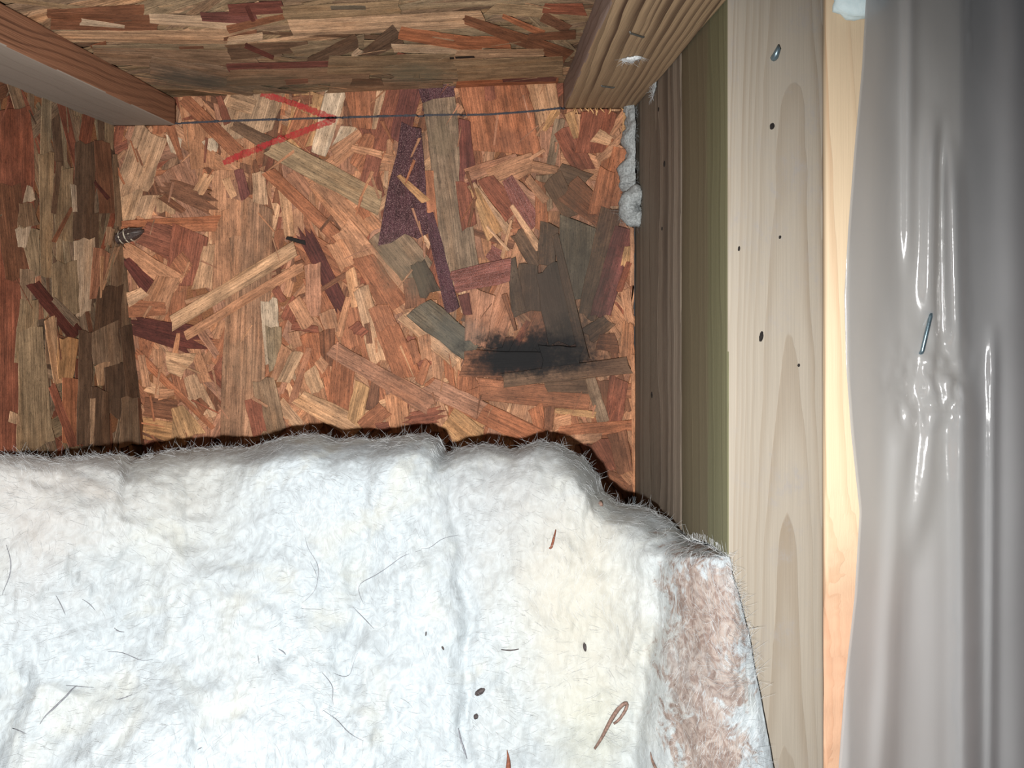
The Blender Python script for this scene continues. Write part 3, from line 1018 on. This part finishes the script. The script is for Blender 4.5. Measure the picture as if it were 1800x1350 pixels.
Gs = G[:, 5:]
nrm = np.cross(np.gradient(Gs, axis=0), np.gradient(Gs, axis=1)); nrm /= np.linalg.norm(nrm, axis=2)[..., None] + 1e-12
if nrm[360, 120, 1] > 0: nrm = -nrm
roots, tang = [], []
for i in range(20000):
    a = random.randrange(2, NS - 2); b = int(random.random() ** 1.5 * (NR - 4)); p = Gs[a, b]; nv = nrm[a, b]
    fx = vnoise(np.array([p * 30]), 71)[0] * 2.2; tv = np.array([math.cos(fx + random.gauss(0, .35)), 0, math.sin(fx + random.gauss(0, .35))])
    tv = tv - nv * tv.dot(nv); tv /= np.linalg.norm(tv) + 1e-9
    if a > NS * .78 and b < 14: continue
    roots.append(p - tv * .004 + nv * .0001); tang.append(tv + nv * random.uniform(0, .10))
for i in range(1100):                       # the fringe along the brow
    a = random.randrange(2, int(NS * .80)); p = G[a, random.randrange(2, 10)]
    roots.append(p); tang.append((random.gauss(0, .8), random.gauss(0, .3), random.uniform(.1, .9)))
fibres('loose_fibres', roots, tang, .0065, .000038, .1, M_FIB, bat, 1.1)

# ------------------------------------------------------------------ plastic vapour barrier
py = np.linspace(-260, 1700, 240); pxs = np.concatenate([np.linspace(0, 1, 140)])
left = np.interp(py, [-260, 0, 120, 260, 400, 520, 640, 760, 900, 1050, 1200, 1350, 1700], [1535, 1522, 1515, 1502, 1491, 1484, 1487, 1496, 1511, 1502, 1485, 1474, 1455])
PXp = left[:, None] + (2150 - left[:, None]) * pxs[None, :]; PYp = np.repeat(py[:, None], len(pxs), 1)
xr = PXp - left[:, None]
touch = YF - .0045
dp = np.where(PXp < 1585, touch - .016 * np.clip((1585 - PXp) / 95, 0, 1) ** 1.3, touch)
dp = dp + np.where(PXp > 1690, .010 * (1 - np.exp(-(PXp - 1690) / 60)), 0)
def ridge(px0, px1, wid, h, y0, y1):         # a fold running down between heights y0 and y1
    c = px0 + (px1 - px0) * np.clip((PYp - y0) / max(1, y1 - y0), 0, 1); f_ = np.clip((PYp - y0) / 90, 0, 1) * np.clip((y1 - PYp) / 90, 0, 1)
    return h * np.exp(-((PXp - c) / wid) ** 2) * f_
dp -= ridge(1640, 1630, 16, .0045, 180, 700) + ridge(1672, 1684, 14, .0055, 240, 660) + ridge(1655, 1600, 20, .005, 640, 1000)
dp += ridge(1655, 1652, 9, .004, 200, 640) + ridge(1600, 1620, 14, .003, 640, 760)
dp -= ridge(1590, 1530, 22, .005, 700, 1700) + ridge(1690, 1700, 26, .008, 640, 1700) + ridge(1745, 1738, 10, .004, 560, 1700) + ridge(1600, 1596, 12, .003, -260, 500)
dp -= ridge(1650, 1640, 26, .003, 760, 1700) + ridge(1780, 1790, 30, .004, -260, 1700)
g3 = np.stack([PXp, PYp * .4, PXp * 0], -1).reshape(-1, 3)
dp += (fbm(g3, .012, 2, 81) * .0014).reshape(dp.shape)
pk = np.exp(-(((PXp - 1640) / 60) ** 2 + ((PYp - 680) / 75) ** 2))       # crumple under the staple
dp += pk * (np.abs(fbm(np.stack([PXp, PYp, PXp * 0], -1).reshape(-1, 3), .030, 3, 91)).reshape(dp.shape) * -.006)
st_k = np.exp(-(((PXp - 1628) / 20) ** 2 + ((PYp - 588) / 50) ** 2)); dp = dp * (1 - st_k) + touch * st_k
dp = np.minimum(dp, np.where(PXp < 1705, YF - .0025, 9))
Pp = np.stack([(PXp - CX) / F * dp, dp, -(PYp - CY) / F * dp], -1)
ip = np.arange(Pp.shape[0] * Pp.shape[1]).reshape(Pp.shape[:2])
fp = np.stack([ip[:-1, :-1], ip[:-1, 1:], ip[1:, 1:], ip[1:, :-1]], -1).reshape(-1, 4)
t = NT('milky_film')
dif = t.add('ShaderNodeBsdfDiffuse'); dif.inputs[0].default_value = (.60, .62, .62, 1)
trl = t.add('ShaderNodeBsdfTranslucent'); trl.inputs[0].default_value = (.85, .85, .87, 1)
tra = t.add('ShaderNodeBsdfTransparent'); tra.inputs[0].default_value = (.88, .88, .9, 1)
gl = t.add('ShaderNodeBsdfGlossy'); gl.inputs['Roughness'].default_value = .20; gl.inputs[0].default_value = (1, 1, 1, 1)
bn = t.bump(t.noise(t.pos(), 90, 3, .5), .25, .002); t.link(bn, gl.inputs['Normal'])
m1 = t.add('ShaderNodeMixShader'); m1.inputs[0].default_value = .5; t.link(dif.outputs[0], m1.inputs[1]); t.link(trl.outputs[0], m1.inputs[2])
m2 = t.add('ShaderNodeMixShader'); m2.inputs[0].default_value = .42; t.link(m1.outputs[0], m2.inputs[1]); t.link(tra.outputs[0], m2.inputs[2])
m3 = t.add('ShaderNodeMixShader'); m3.inputs[0].default_value = .06; t.link(m2.outputs[0], m3.inputs[1]); t.link(gl.outputs[0], m3.inputs[2])
t.link(m3.outputs[0], t.out.inputs[0]); M_FILM = t.m
film_me = mesh('plastic_sheet', Pp.reshape(-1, 3), fp, True)
film = link('plastic_sheet', film_me, M_FILM)
sm = film.modifiers.new('thickness', 'SOLIDIFY'); sm.thickness = .00015
tag(film, 'translucent creased plastic vapour barrier sheet stapled to the stud on the right', 'plastic sheet')

# pink wool in the bay behind the plastic
t = NT('pink_fleece'); n = t.noise(t.pos(), 60, 5, .65, 1)
t.bsdf(t.mix(t.ramp(n, .3, .7), lin((170, 150, 146)), lin((206, 188, 184))), .9, .1, t.bump(n, .6, .003)); M_PINK = t.m
uu, vv = np.meshgrid(np.linspace(0, 1, 60), np.linspace(0, 1, 110), indexing='ij')
x_ = s2x0 + .064 + uu * .20; z_ = zb + vv * (zt - zb); ed = np.minimum(np.minimum(uu, 1 - uu) * 6, 1)
base3 = np.stack([x_, np.full_like(x_, YF + .018), z_], -1).reshape(-1, 3)
y_ = (YF + .026 - .014 * np.sqrt(ed).ravel() + fbm(base3, 30, 3, 61) * .006).reshape(x_.shape)
front = np.stack([x_, y_, z_], -1); back = front.copy(); back[..., 1] = YF + .09
nv_ = front.shape[0] * front.shape[1]; ii = np.arange(nv_).reshape(front.shape[:2])
ff = [tuple(r) for r in np.stack([ii[:-1, :-1], ii[1:, :-1], ii[1:, 1:], ii[:-1, 1:]], -1).reshape(-1, 4)]
ff += [tuple(a + nv_ for a in r[::-1]) for r in ff]
ring = list(ii[0, :]) + list(ii[1:, -1]) + list(ii[-1, :-1][::-1]) + list(ii[1:-1, 0][::-1])
ff += [(ring[k], ring[(k + 1) % len(ring)], ring[(k + 1) % len(ring)] + nv_, ring[k] + nv_) for k in range(len(ring))]
pk_o = link('wall_insulation', mesh('wall_insulation', np.concatenate([front.reshape(-1, 3), back.reshape(-1, 3)]), ff, True), M_PINK)
tag(pk_o, 'pinkish grey wall insulation dimly seen through the plastic at the right edge', 'insulation')

# ------------------------------------------------------------------ tubes and little things


def tube(pts, rads, k=8, cap=True):
    pts = [Vector(p) for p in pts]; V, f = [], []
    for i, p in enumerate(pts):
        d = (pts[min(i + 1, len(pts) - 1)] - pts[max(i - 1, 0)]).normalized()
        if i == 0: u = d.orthogonal().normalized()
        u = (u - d * u.dot(d)).normalized(); v = d.cross(u)
        for j in range(k):
            a = 2 * math.pi * j / k; V.append(p + (u * math.cos(a) + v * math.sin(a)) * rads[i])
    for i in range(len(pts) - 1):
        for j in range(k): a, b = i * k + j, i * k + (j + 1) % k; f.append((a, b, b + k, a + k))
    if cap: f.append(tuple(range(k))[::-1]); f.append(tuple(range((len(pts) - 1) * k, len(pts) * k)))
    return V, f


def tube_obj(name, pts, rads, mat, k=8, parent=None, smooth=True):
    V, f = tube(pts, rads, k); c = sum((Vector(p) for p in pts), Vector()) / len(pts)
    o = link(name, mesh(name, [Vector(v) - c for v in V], f, smooth), mat, loc=c)
    if parent: child_of(o, parent)
    return o


M_STEEL = plain('staple_steel', (120, 140, 150), .35, .5, .8, .15); M_RUST = plain('dull_staple', (92, 92, 88), .5, .5, .5, .3)


def staple(name, a, b, n, leg, r, mat, label, group=None):
    """U of flat wire: crown from a to b, legs going along n into the timber"""
    a, b, n = Vector(a), Vector(b), Vector(n).normalized(); d = (b - a).normalized()
    pts = [a + n * leg, a + n * r * 1.5, a + d * r * .6 + n * r * .4, a + d * r * 1.6]
    pts += [b - d * r * 1.6, b - d * r * .6 + n * r * .4, b + n * r * 1.5, b + n * leg]
    o = tube_obj(name, pts, [r] * len(pts), mat, 6); return tag(o, label, 'staple', group)


ds = YF - .0062
staple('staple', at(1637, 550, ds), at(1620, 622, ds), (0, 1, 0), .006, .0009, M_STEEL, 'blue-grey steel staple holding the plastic sheet to the stud')
def under(px, py): r = ray(px, py); return Vector(r * (bz0 / r[2]))
for (x0, y0, x1, y1, lab) in ((1107, 56, 1132, 64, 'upper dark staple sunk in the overhead batten'), (1057, 150, 1080, 153, 'lower dark staple in the overhead batten near the wall')):
    a, b = under(x0, y0), under(x1, y1); a.z -= .0006; b.z -= .0006
    staple('staple', a, b, (0, 0, 1), .005, .0006, M_RUST, lab)
# splintered saw fibres at the batten's end
M_SPL = plain('splinter_wood', (206, 160, 112), .7, amp=.3)
for i in range(14):
    px0 = random.uniform(1004, 1106); p = at(px0, 192, D - .004); q_ = p + Vector((random.uniform(-.004, .004), -.001, -random.uniform(.002, .006)))
    tube_obj('splinter', [p + Vector((0, 0, .001)), (p + q_) / 2 + Vector((.0005, -.001, 0)), q_], [.0005, .0005, .0002], M_SPL, 5, batten)

# grey wool stuffed in the corner
def lump(pts, rads, seed, k=28, n=60, amp=.35, sc=90, squash=None):
    pp = np.array([list(p) for p in pts]); s = np.linspace(0, 1, len(pp)); q = np.linspace(0, 1, n)
    P = np.stack([np.interp(q, s, pp[:, i]) for i in range(3)], 1); R = np.interp(q, s, rads)
    R = R * np.sqrt(np.clip(np.minimum(q, 1 - q) * 14, .02, 1))
    V, f = tube(P, R, k); A = np.array([list(v) for v in V]); C_ = np.repeat(P, k, 0); dirv = A - C_
    A = C_ + dirv * (1 + amp * fbm(A, sc, 3, seed) + .12 * fbm(A, sc * 4, 2, seed + 5))[:, None]
    return A, f


tuft = tag(empty('wool_tuft', at(1120, 395, .572)), 'grey wool tuft stuffed down the corner between strand board and ribbed stud', 'wool')
tp = [at(1112, 168, .585), at(1122, 200, .580), at(1126, 240, .578), at(1128, 290, .578), at(1126, 330, .577), at(1122, 350, .575)]
A_, f_ = lump(tp, [.004, .0085, .0100, .0105, .0105, .008], 3)
A_[:, 0] = np.minimum(A_[:, 0], XS + .0); A_[:, 0] += .0
def wedge(A):
    A = A.copy(); A[:, 1] = np.minimum(A[:, 1], D - .0035); lim = XS - .0004; A[:, 0] = np.minimum(A[:, 0], lim); return A
def shiftx(A, dx): A = A.copy(); A[:, 0] += dx; return A
o = link('strip', mesh('strip', wedge(shiftx(A_, -.003)), f_, True), M_GREYW); child_of(o, tuft)
# curl at the lower end: a ring of wool
cpt = at(1120, 364, .568); ringp = [cpt + Vector((math.cos(a) * .0078, -.001 - .002 * math.sin(a), math.sin(a) * .0085)) for a in np.linspace(0.3, 6.6, 26)]
A_, f_ = lump(ringp, [.0070] * 26, 13, 22, 70, .30, 120)
o = link('curl', mesh('curl', wedge(A_), f_, True), M_GREYW); child_of(o, tuft)
rts, tgs = [], []
for i in range(700):
    p = A_[random.randrange(len(A_))] if i % 2 else np.array(tp[random.randrange(6)]) + rng.normal(0, .004, 3)
    rts.append(np.minimum(p, (XS - .001, D - .004, 9))); tgs.append((random.gauss(0, 1), -abs(random.gauss(0, .4)), random.gauss(0, 1)))
fibres('wool_fibres', rts, tgs, .006, .00005, .1, M_GREYW, tuft, 1.2)
# tiny fluff on the batten and frost-like lint on the stud
for (px, py, r, lab) in ((1110, 102, .0042, 'small white fluff stuck to the overhead batten'),):
    c = under(px, py) + Vector((0, 0, -.0006))
    A_, f_ = lump([c + Vector((-.005, .004, 0)), c, c + Vector((.005, -.004, 0))], [.002, r, .002], 33, 16, 24, .5, 300)
    A_[:, 2] = np.minimum(A_[:, 2], bz0 - .0002); A_[:, 2] = bz0 - .0002 + (A_[:, 2] - bz0 + .0002) * .5
    o = tag(empty('fluff', c), lab, 'fluff'); q_ = link('lint', mesh('lint', A_, f_, True), M_FIB); child_of(q_, o)
    fibres('lint_fibres', [A_[random.randrange(len(A_))] for _ in range(90)], [(random.gauss(0, 1), random.gauss(0, 1), -abs(random.gauss(0, .5))) for _ in range(90)], .004, .00005, 0, M_FIB, o)
c = at(1156, 130, XS / ((1156 - CX) / F))
A_, f_ = lump([c + Vector((-.001, .012, -.012)), c + Vector((-.001, 0, 0)), c + Vector((-.001, -.012, .014))], [.002, .0042, .0015], 43, 14, 24, .5, 300)
A_[:, 0] = XS - .0004 - np.abs(A_[:, 0] - XS) * .35
o = tag(empty('fluff', c), 'bluish white lint smeared on the ribbed stud under the batten', 'fluff'); q_ = link('lint', mesh('lint', A_, f_, True), M_GREYW); child_of(q_, o)
fibres('lint_fibres', [A_[random.randrange(len(A_))] for _ in range(160)], [(-abs(random.gauss(0, .4)), random.gauss(0, 1), random.gauss(0, 1)) for _ in range(160)], .005, .00005, 0, M_FIB, o)

# holes, nail and droppings
M_BLK = plain('black_hole', (26, 22, 20), .9)


def pellet(name, c, rx, ry, rz, mat, label, cat, rot=0.0, axis='Y', seed=1, parent=None, group=None):
    bm = bmesh.new(); bmesh.ops.create_icosphere(bm, subdivisions=3, radius=1)
    A = np.array([list(v.co) for v in bm.verts]); nz = 1 + .16 * fbm(A + seed * 3.1, 2.2, 3, seed)
    for v, m in zip(bm.verts, nz): v.co = Vector((v.co.x * rx, v.co.y * ry, v.co.z * rz)) * float(m)
    me = bpy.data.meshes.new(name); bm.to_mesh(me); bm.free()
    for p in me.polygons: p.use_smooth = True
    o = link(name, me, mat, loc=c); o.rotation_euler['XYZ'.index(axis)] = rot
    if label: tag(o, label, cat, group)
    if parent: child_of(o, parent)
    return o


def side(px, py): return at(px, py, XS / ((px - CX) / F))
for (px, py, r) in ((1158, 192, .0016), (1168, 288, .0020), (1146, 694, .0022), (1164, 402, .0012)):
    pellet('wormhole', side(px, py), .0005, r * 1.2, r, M_BLK, None, None, parent=rear, seed=px)
for (px, py, rx, rz) in ((1357, 222, .0012, .0016), (1338, 592, .0010, .0024), (1299, 437, .0005, .0012), (1371, 417, .0006, .0008), (1404, 642, .0006, .0008)):
    pellet('speck', at(px, py, YF), rx, .0005, rz, M_BLK, None, None, parent=ns, seed=px, rot=.15)
nail = tag(empty('nail', at(1361, 97, YF)), 'bent shiny nail tip poking from the pale stud', 'nail')
tube_obj('shank', [at(1360, 103, YF) + Vector((0, .002, 0)), at(1360, 101, YF) + Vector((0, -.002, 0)), at(1363, 92, YF) + Vector((0, -.0035, .0005)), at(1364, 87, YF) + Vector((0, -.003, .001))], [.0017, .0016, .0012, .0004], M_STEEL, 8, nail)
# pale blue foam blob behind the plastic at the top
t = NT('pale_foam'); n = t.noise(t.obj(), 300, 4, .6)
t.bsdf(t.mix(n, lin((190, 214, 220)), lin((222, 236, 238))), .6, .3, t.bump(n, .4, .0008)); M_FOAM = t.m
pellet('foam_blob', at(1508, 2, YF - .004), .0125, .005, .0085, M_FOAM, 'pale blue foam blob on the outer stud at the top edge', 'foam', seed=4)

# ------------------------------------------------------------------ debris on the batt
GP = Gs.reshape(-1, 3); gpx = np.stack([GP[:, 0] / GP[:, 1] * F + CX, -GP[:, 2] / GP[:, 1] * F + CY], 1); GN = nrm.reshape(-1, 3)


def on_batt(px, py, lift=.0006):
    k = np.argmin((gpx[:, 0] - px) ** 2 + (gpx[:, 1] - py) ** 2); d = GP[k, 1]
    return at(px, py, d) + Vector(GN[k]) * lift


def strip_on(name, pts, rads, mat, label, cat, lift=.0006, group=None, k=6):
    P = []
    for a, b in zip(pts[:-1], pts[1:]):
        m = max(2, int(math.hypot(b[0] - a[0], b[1] - a[1]) / 8))
        P += [(a[0] + (b[0] - a[0]) * i / m + random.uniform(-.8, .8), a[1] + (b[1] - a[1]) * i / m + random.uniform(-.8, .8)) for i in range(m)]
    P.append(pts[-1]); W = [on_batt(x, y, lift) for x, y in P]
    for _ in range(2): W = [W[0]] + [(W[i - 1] + W[i] * 2 + W[i + 1]) / 4 for i in range(1, len(W) - 1)] + [W[-1]]
    R = np.interp(np.linspace(0, 1, len(W)), np.linspace(0, 1, len(rads)), rads)
    return tag(tube_obj(name, W, R, mat, k), label, cat, group)


M_TWIG = plain('twig_brown', (112, 90, 80), .7, amp=.35); M_RSPL = plain('red_splinter', (112, 66, 48), .7); M_HAIR = plain('dark_hair', (112, 114, 120), .7); M_DROP = plain('dropping', (62, 56, 56), .8, amp=.4)
strip_on('wood_splinter', [(1045, 1314), (1060, 1290), (1078, 1262), (1088, 1244), (1098, 1232), (1104, 1236), (1100, 1248), (1090, 1262), (1080, 1272)], [.0006, .0009, .0011, .0009, .0008, .0006], M_TWIG,
         'looped brown wood shaving on the white batt, right of centre', 'splinter', .0010)
strip_on('wood_splinter', [(977, 932), (973, 948), (969, 966), (965, 964)], [.0003, .0007, .0007, .0004], M_RSPL, 'thin reddish splinter on the upper slope of the white batt', 'splinter', .0008)
strip_on('wood_splinter', [(890, 1318), (893, 1338), (890, 1362)], [.0002, .0012, .0015], M_RSPL, 'orange splinter at the bottom edge of the white batt', 'splinter', .0010)
strip_on('wood_splinter', [(1146, 1322), (1150, 1340), (1156, 1352)], [.0002, .0007, .0008], M_TWIG, 'small brown splinter at the bottom edge beside the pinkish stain', 'splinter', .0010)
strip_on('wood_splinter', [(880, 1143), (898, 1144), (912, 1141)], [.0002, .0004, .0002], M_DROP, 'tiny dark straight splinter near the middle of the batt', 'splinter', .0006)
pellet('dropping', on_batt(845, 1216), .0030, .0014, .0014, M_DROP, 'large dark dropping low on the white batt left of the looped shaving', 'dropping', -.55, seed=3)
pellet('dropping', on_batt(1027, 1138), .0009, .0009, .0025, M_DROP, 'small upright dark dropping on the batt below the cream stain', 'dropping', -.15, seed=5)
pellet('dropping', on_batt(837, 1260), .0012, .0008, .0014, M_DROP, 'small dark crumb just below the large dropping', 'crumb', .4, seed=6)
pellet('dropping', on_batt(778, 1139), .0005, .0005, .0011, M_DROP, 'tiny dark crumb left of the straight splinter', 'crumb', -.5, seed=7)
pellet('dropping', on_batt(748, 1114), .0004, .0004, .0012, M_DROP, 'faint upright crumb in the crease of the batt', 'crumb', .1, seed=8)
pellet('dropping', on_batt(1055, 888), .0012, .0008, .0020, M_TWIG, 'brown crumb at the brow of the batt by the corner', 'crumb', -.3, seed=9)
threads = [
    ([(1088 * .3704, 0)], None),
]
TH = [  # pixel paths of the dark threads
    ([(536, 945), (541, 965), (557, 985), (560, 1005), (556, 1035), (548, 1047), (530, 1060)], 'dark branching thread on the batt above its centre left', .00022),
    ([(545, 988), (555, 1005), (558, 1020)], 'short dark thread beside the branching thread', .00015),
    ([(528, 1070), (540, 1072), (552, 1070), (564, 1073)], 'short wavy thread below the branching thread', .00016),
    ([(805, 942), (780, 945), (765, 955), (755, 967), (740, 965)], 'thin curved thread near the crease under the brow', .00020),
    ([(740, 968), (712, 975), (690, 992), (672, 1005), (650, 1018), (632, 1024), (628, 1040), (640, 1062)], 'long wavering grey thread left of the crease', .00026),
    ([(620, 1068), (636, 1082), (650, 1096), (658, 1106)], 'grey thread sloping down beneath the long wavering one', .00020),
    ([(136, 1207), (126, 1212), (120, 1222), (108, 1232), (92, 1248), (80, 1256), (70, 1272)], 'thick dark thread at lower left of the batt', .00055),
    ([(115, 1206), (136, 1208), (165, 1210)], 'short thread crossing the head of the thick thread', .00022),
    ([(24, 1280), (35, 1283), (46, 1289)], 'small grey thread at the far lower left', .00025),
    ([(190, 1146), (215, 1146), (235, 1156), (252, 1164), (268, 1160)], 'thin grey thread at the left below the bright hollow', .00020),
    ([(200, 1105), (207, 1111), (219, 1112)], 'tiny dark hook-shaped thread at the left', .00030),
    ([(490, 1140), (497, 1145), (503, 1152)], 'tiny thick thread left of the batt centre', .00038),
    ([(453, 1152), (455, 1168)], 'tiny upright thread near the centre left', .00030),
    ([(565, 1182), (577, 1195), (588, 1210), (582, 1228), (586, 1240)], 'kinked thread at the lower centre left', .00024),
    ([(630, 1148), (622, 1165), (616, 1190), (600, 1192), (585, 1184)], 'looping thread near the lower centre', .00020),
    ([(567, 1248), (590, 1264), (615, 1290), (638, 1302)], 'long faint thread running down at the bottom centre', .00022),
    ([(98, 1045), (108, 1065), (114, 1082)], 'faint thread high on the left part of the batt', .00022),
    ([(145, 1052), (158, 1062), (168, 1074)], 'faint hooked thread right of the other high left one', .00022),
    ([(12, 958), (20, 985), (18, 1015), (4, 1045)], 'curved grey thread at the left edge', .00030),
    ([(205, 1232), (222, 1228), (233, 1222)], 'short thread in the bright lower left', .00028),
    ([(346, 1318), (353, 1314)], 'speck of thread at the bottom left', .00035),
    ([(803, 1280), (808, 1300), (815, 1318), (820, 1335)], 'dark tuft of threads at the bottom of the crease', .0008),
    ([(248, 1215), (330, 1192)], '', 0),
]
for pts, lab, r in TH:
    if r: strip_on('dark_thread', pts, [r * .3, r * .75, r * .75, r * .25], M_HAIR, lab, 'thread', .0007, 'dark threads on the batt', 4)

# ------------------------------------------------------------------ insect on the web's edge
M_BUG = plain('insect_brown', (58, 46, 42), .5, .4, amp=.5, scale=1400); M_BAND = plain('insect_pale', (168, 158, 140), .6); M_LEG = plain('insect_leg', (66, 50, 40), .6)
uvb = WEB.px(222, 416)
bc = at(224, 416, D - .012)
bug = tag(empty('insect', bc), 'small dark insect with pale bands on the edge of the web board', 'insect')
a, b = at(191, 424, D - .012), at(253, 405, D - .012); ax = (b - a)
prof = [(0, .0005), (.06, .0028), (.14, .0040), (.24, .0046), (.30, .0042), (.42, .0052), (.55, .0054), (.68, .0050), (.80, .0040), (.9, .0026), (1, .0004)]
A2, f2 = tube([a + ax * f_ for f_, _ in prof], [r for _, r in prof], 14)
link_o = link('body', mesh('body', [Vector(v) - bc for v in A2], f2, True), M_BUG, loc=bc); child_of(link_o, bug)
for f_ in (.2, .36, .52, .64):
    tube_obj('band', [a + ax * (f_ - .018), a + ax * f_, a + ax * (f_ + .018)], [np.interp(f_, [p for p, _ in prof], [r for _, r in prof]) + .0001, np.interp(f_, [p for p, _ in prof], [r for _, r in prof]) + .0004, np.interp(f_, [p for p, _ in prof], [r for _, r in prof]) + .0001], M_BAND, 14, bug)
up = Vector((-ax.z, 0, ax.x)).normalized()
for sgn in (1, -1):                         # folded wings and legs
    wp = [a + ax * .28 + up * sgn * .001 + Vector((0, -.0050, 0)), a + ax * .6 + up * sgn * .0042 + Vector((0, -.0046, 0)), a + ax * 1.04 + up * sgn * .0018 + Vector((0, -.002, 0)), a + ax * .7 + up * sgn * .0004 + Vector((0, -.0060, 0))]
    th = Vector((0, .0003, 0)); Vw = wp + [p + th for p in wp]
    w_o = link('wing', mesh('wing', [p - bc for p in Vw], [(0, 1, 2, 3), (7, 6, 5, 4), (0, 4, 5, 1), (1, 5, 6, 2), (2, 6, 7, 3), (3, 7, 4, 0)]), M_BUG, loc=bc); child_of(w_o, bug)
    for f_ in (.14, .26, .38):
        p = a + ax * f_; tube_obj('leg', [p + up * sgn * .003, p + up * sgn * .0065 + Vector((-.001, -.001, 0)), p + up * sgn * .009 + Vector((-.003, .006, 0))], [.0004, .0003, .0002], M_LEG, 5, bug)
    tube_obj('antenna', [a, a + up * sgn * .003 - ax * .06 + Vector((0, -.001, 0)), a + up * sgn * .005 - ax * .16], [.0002, .0002, .0001], M_LEG, 5, bug)
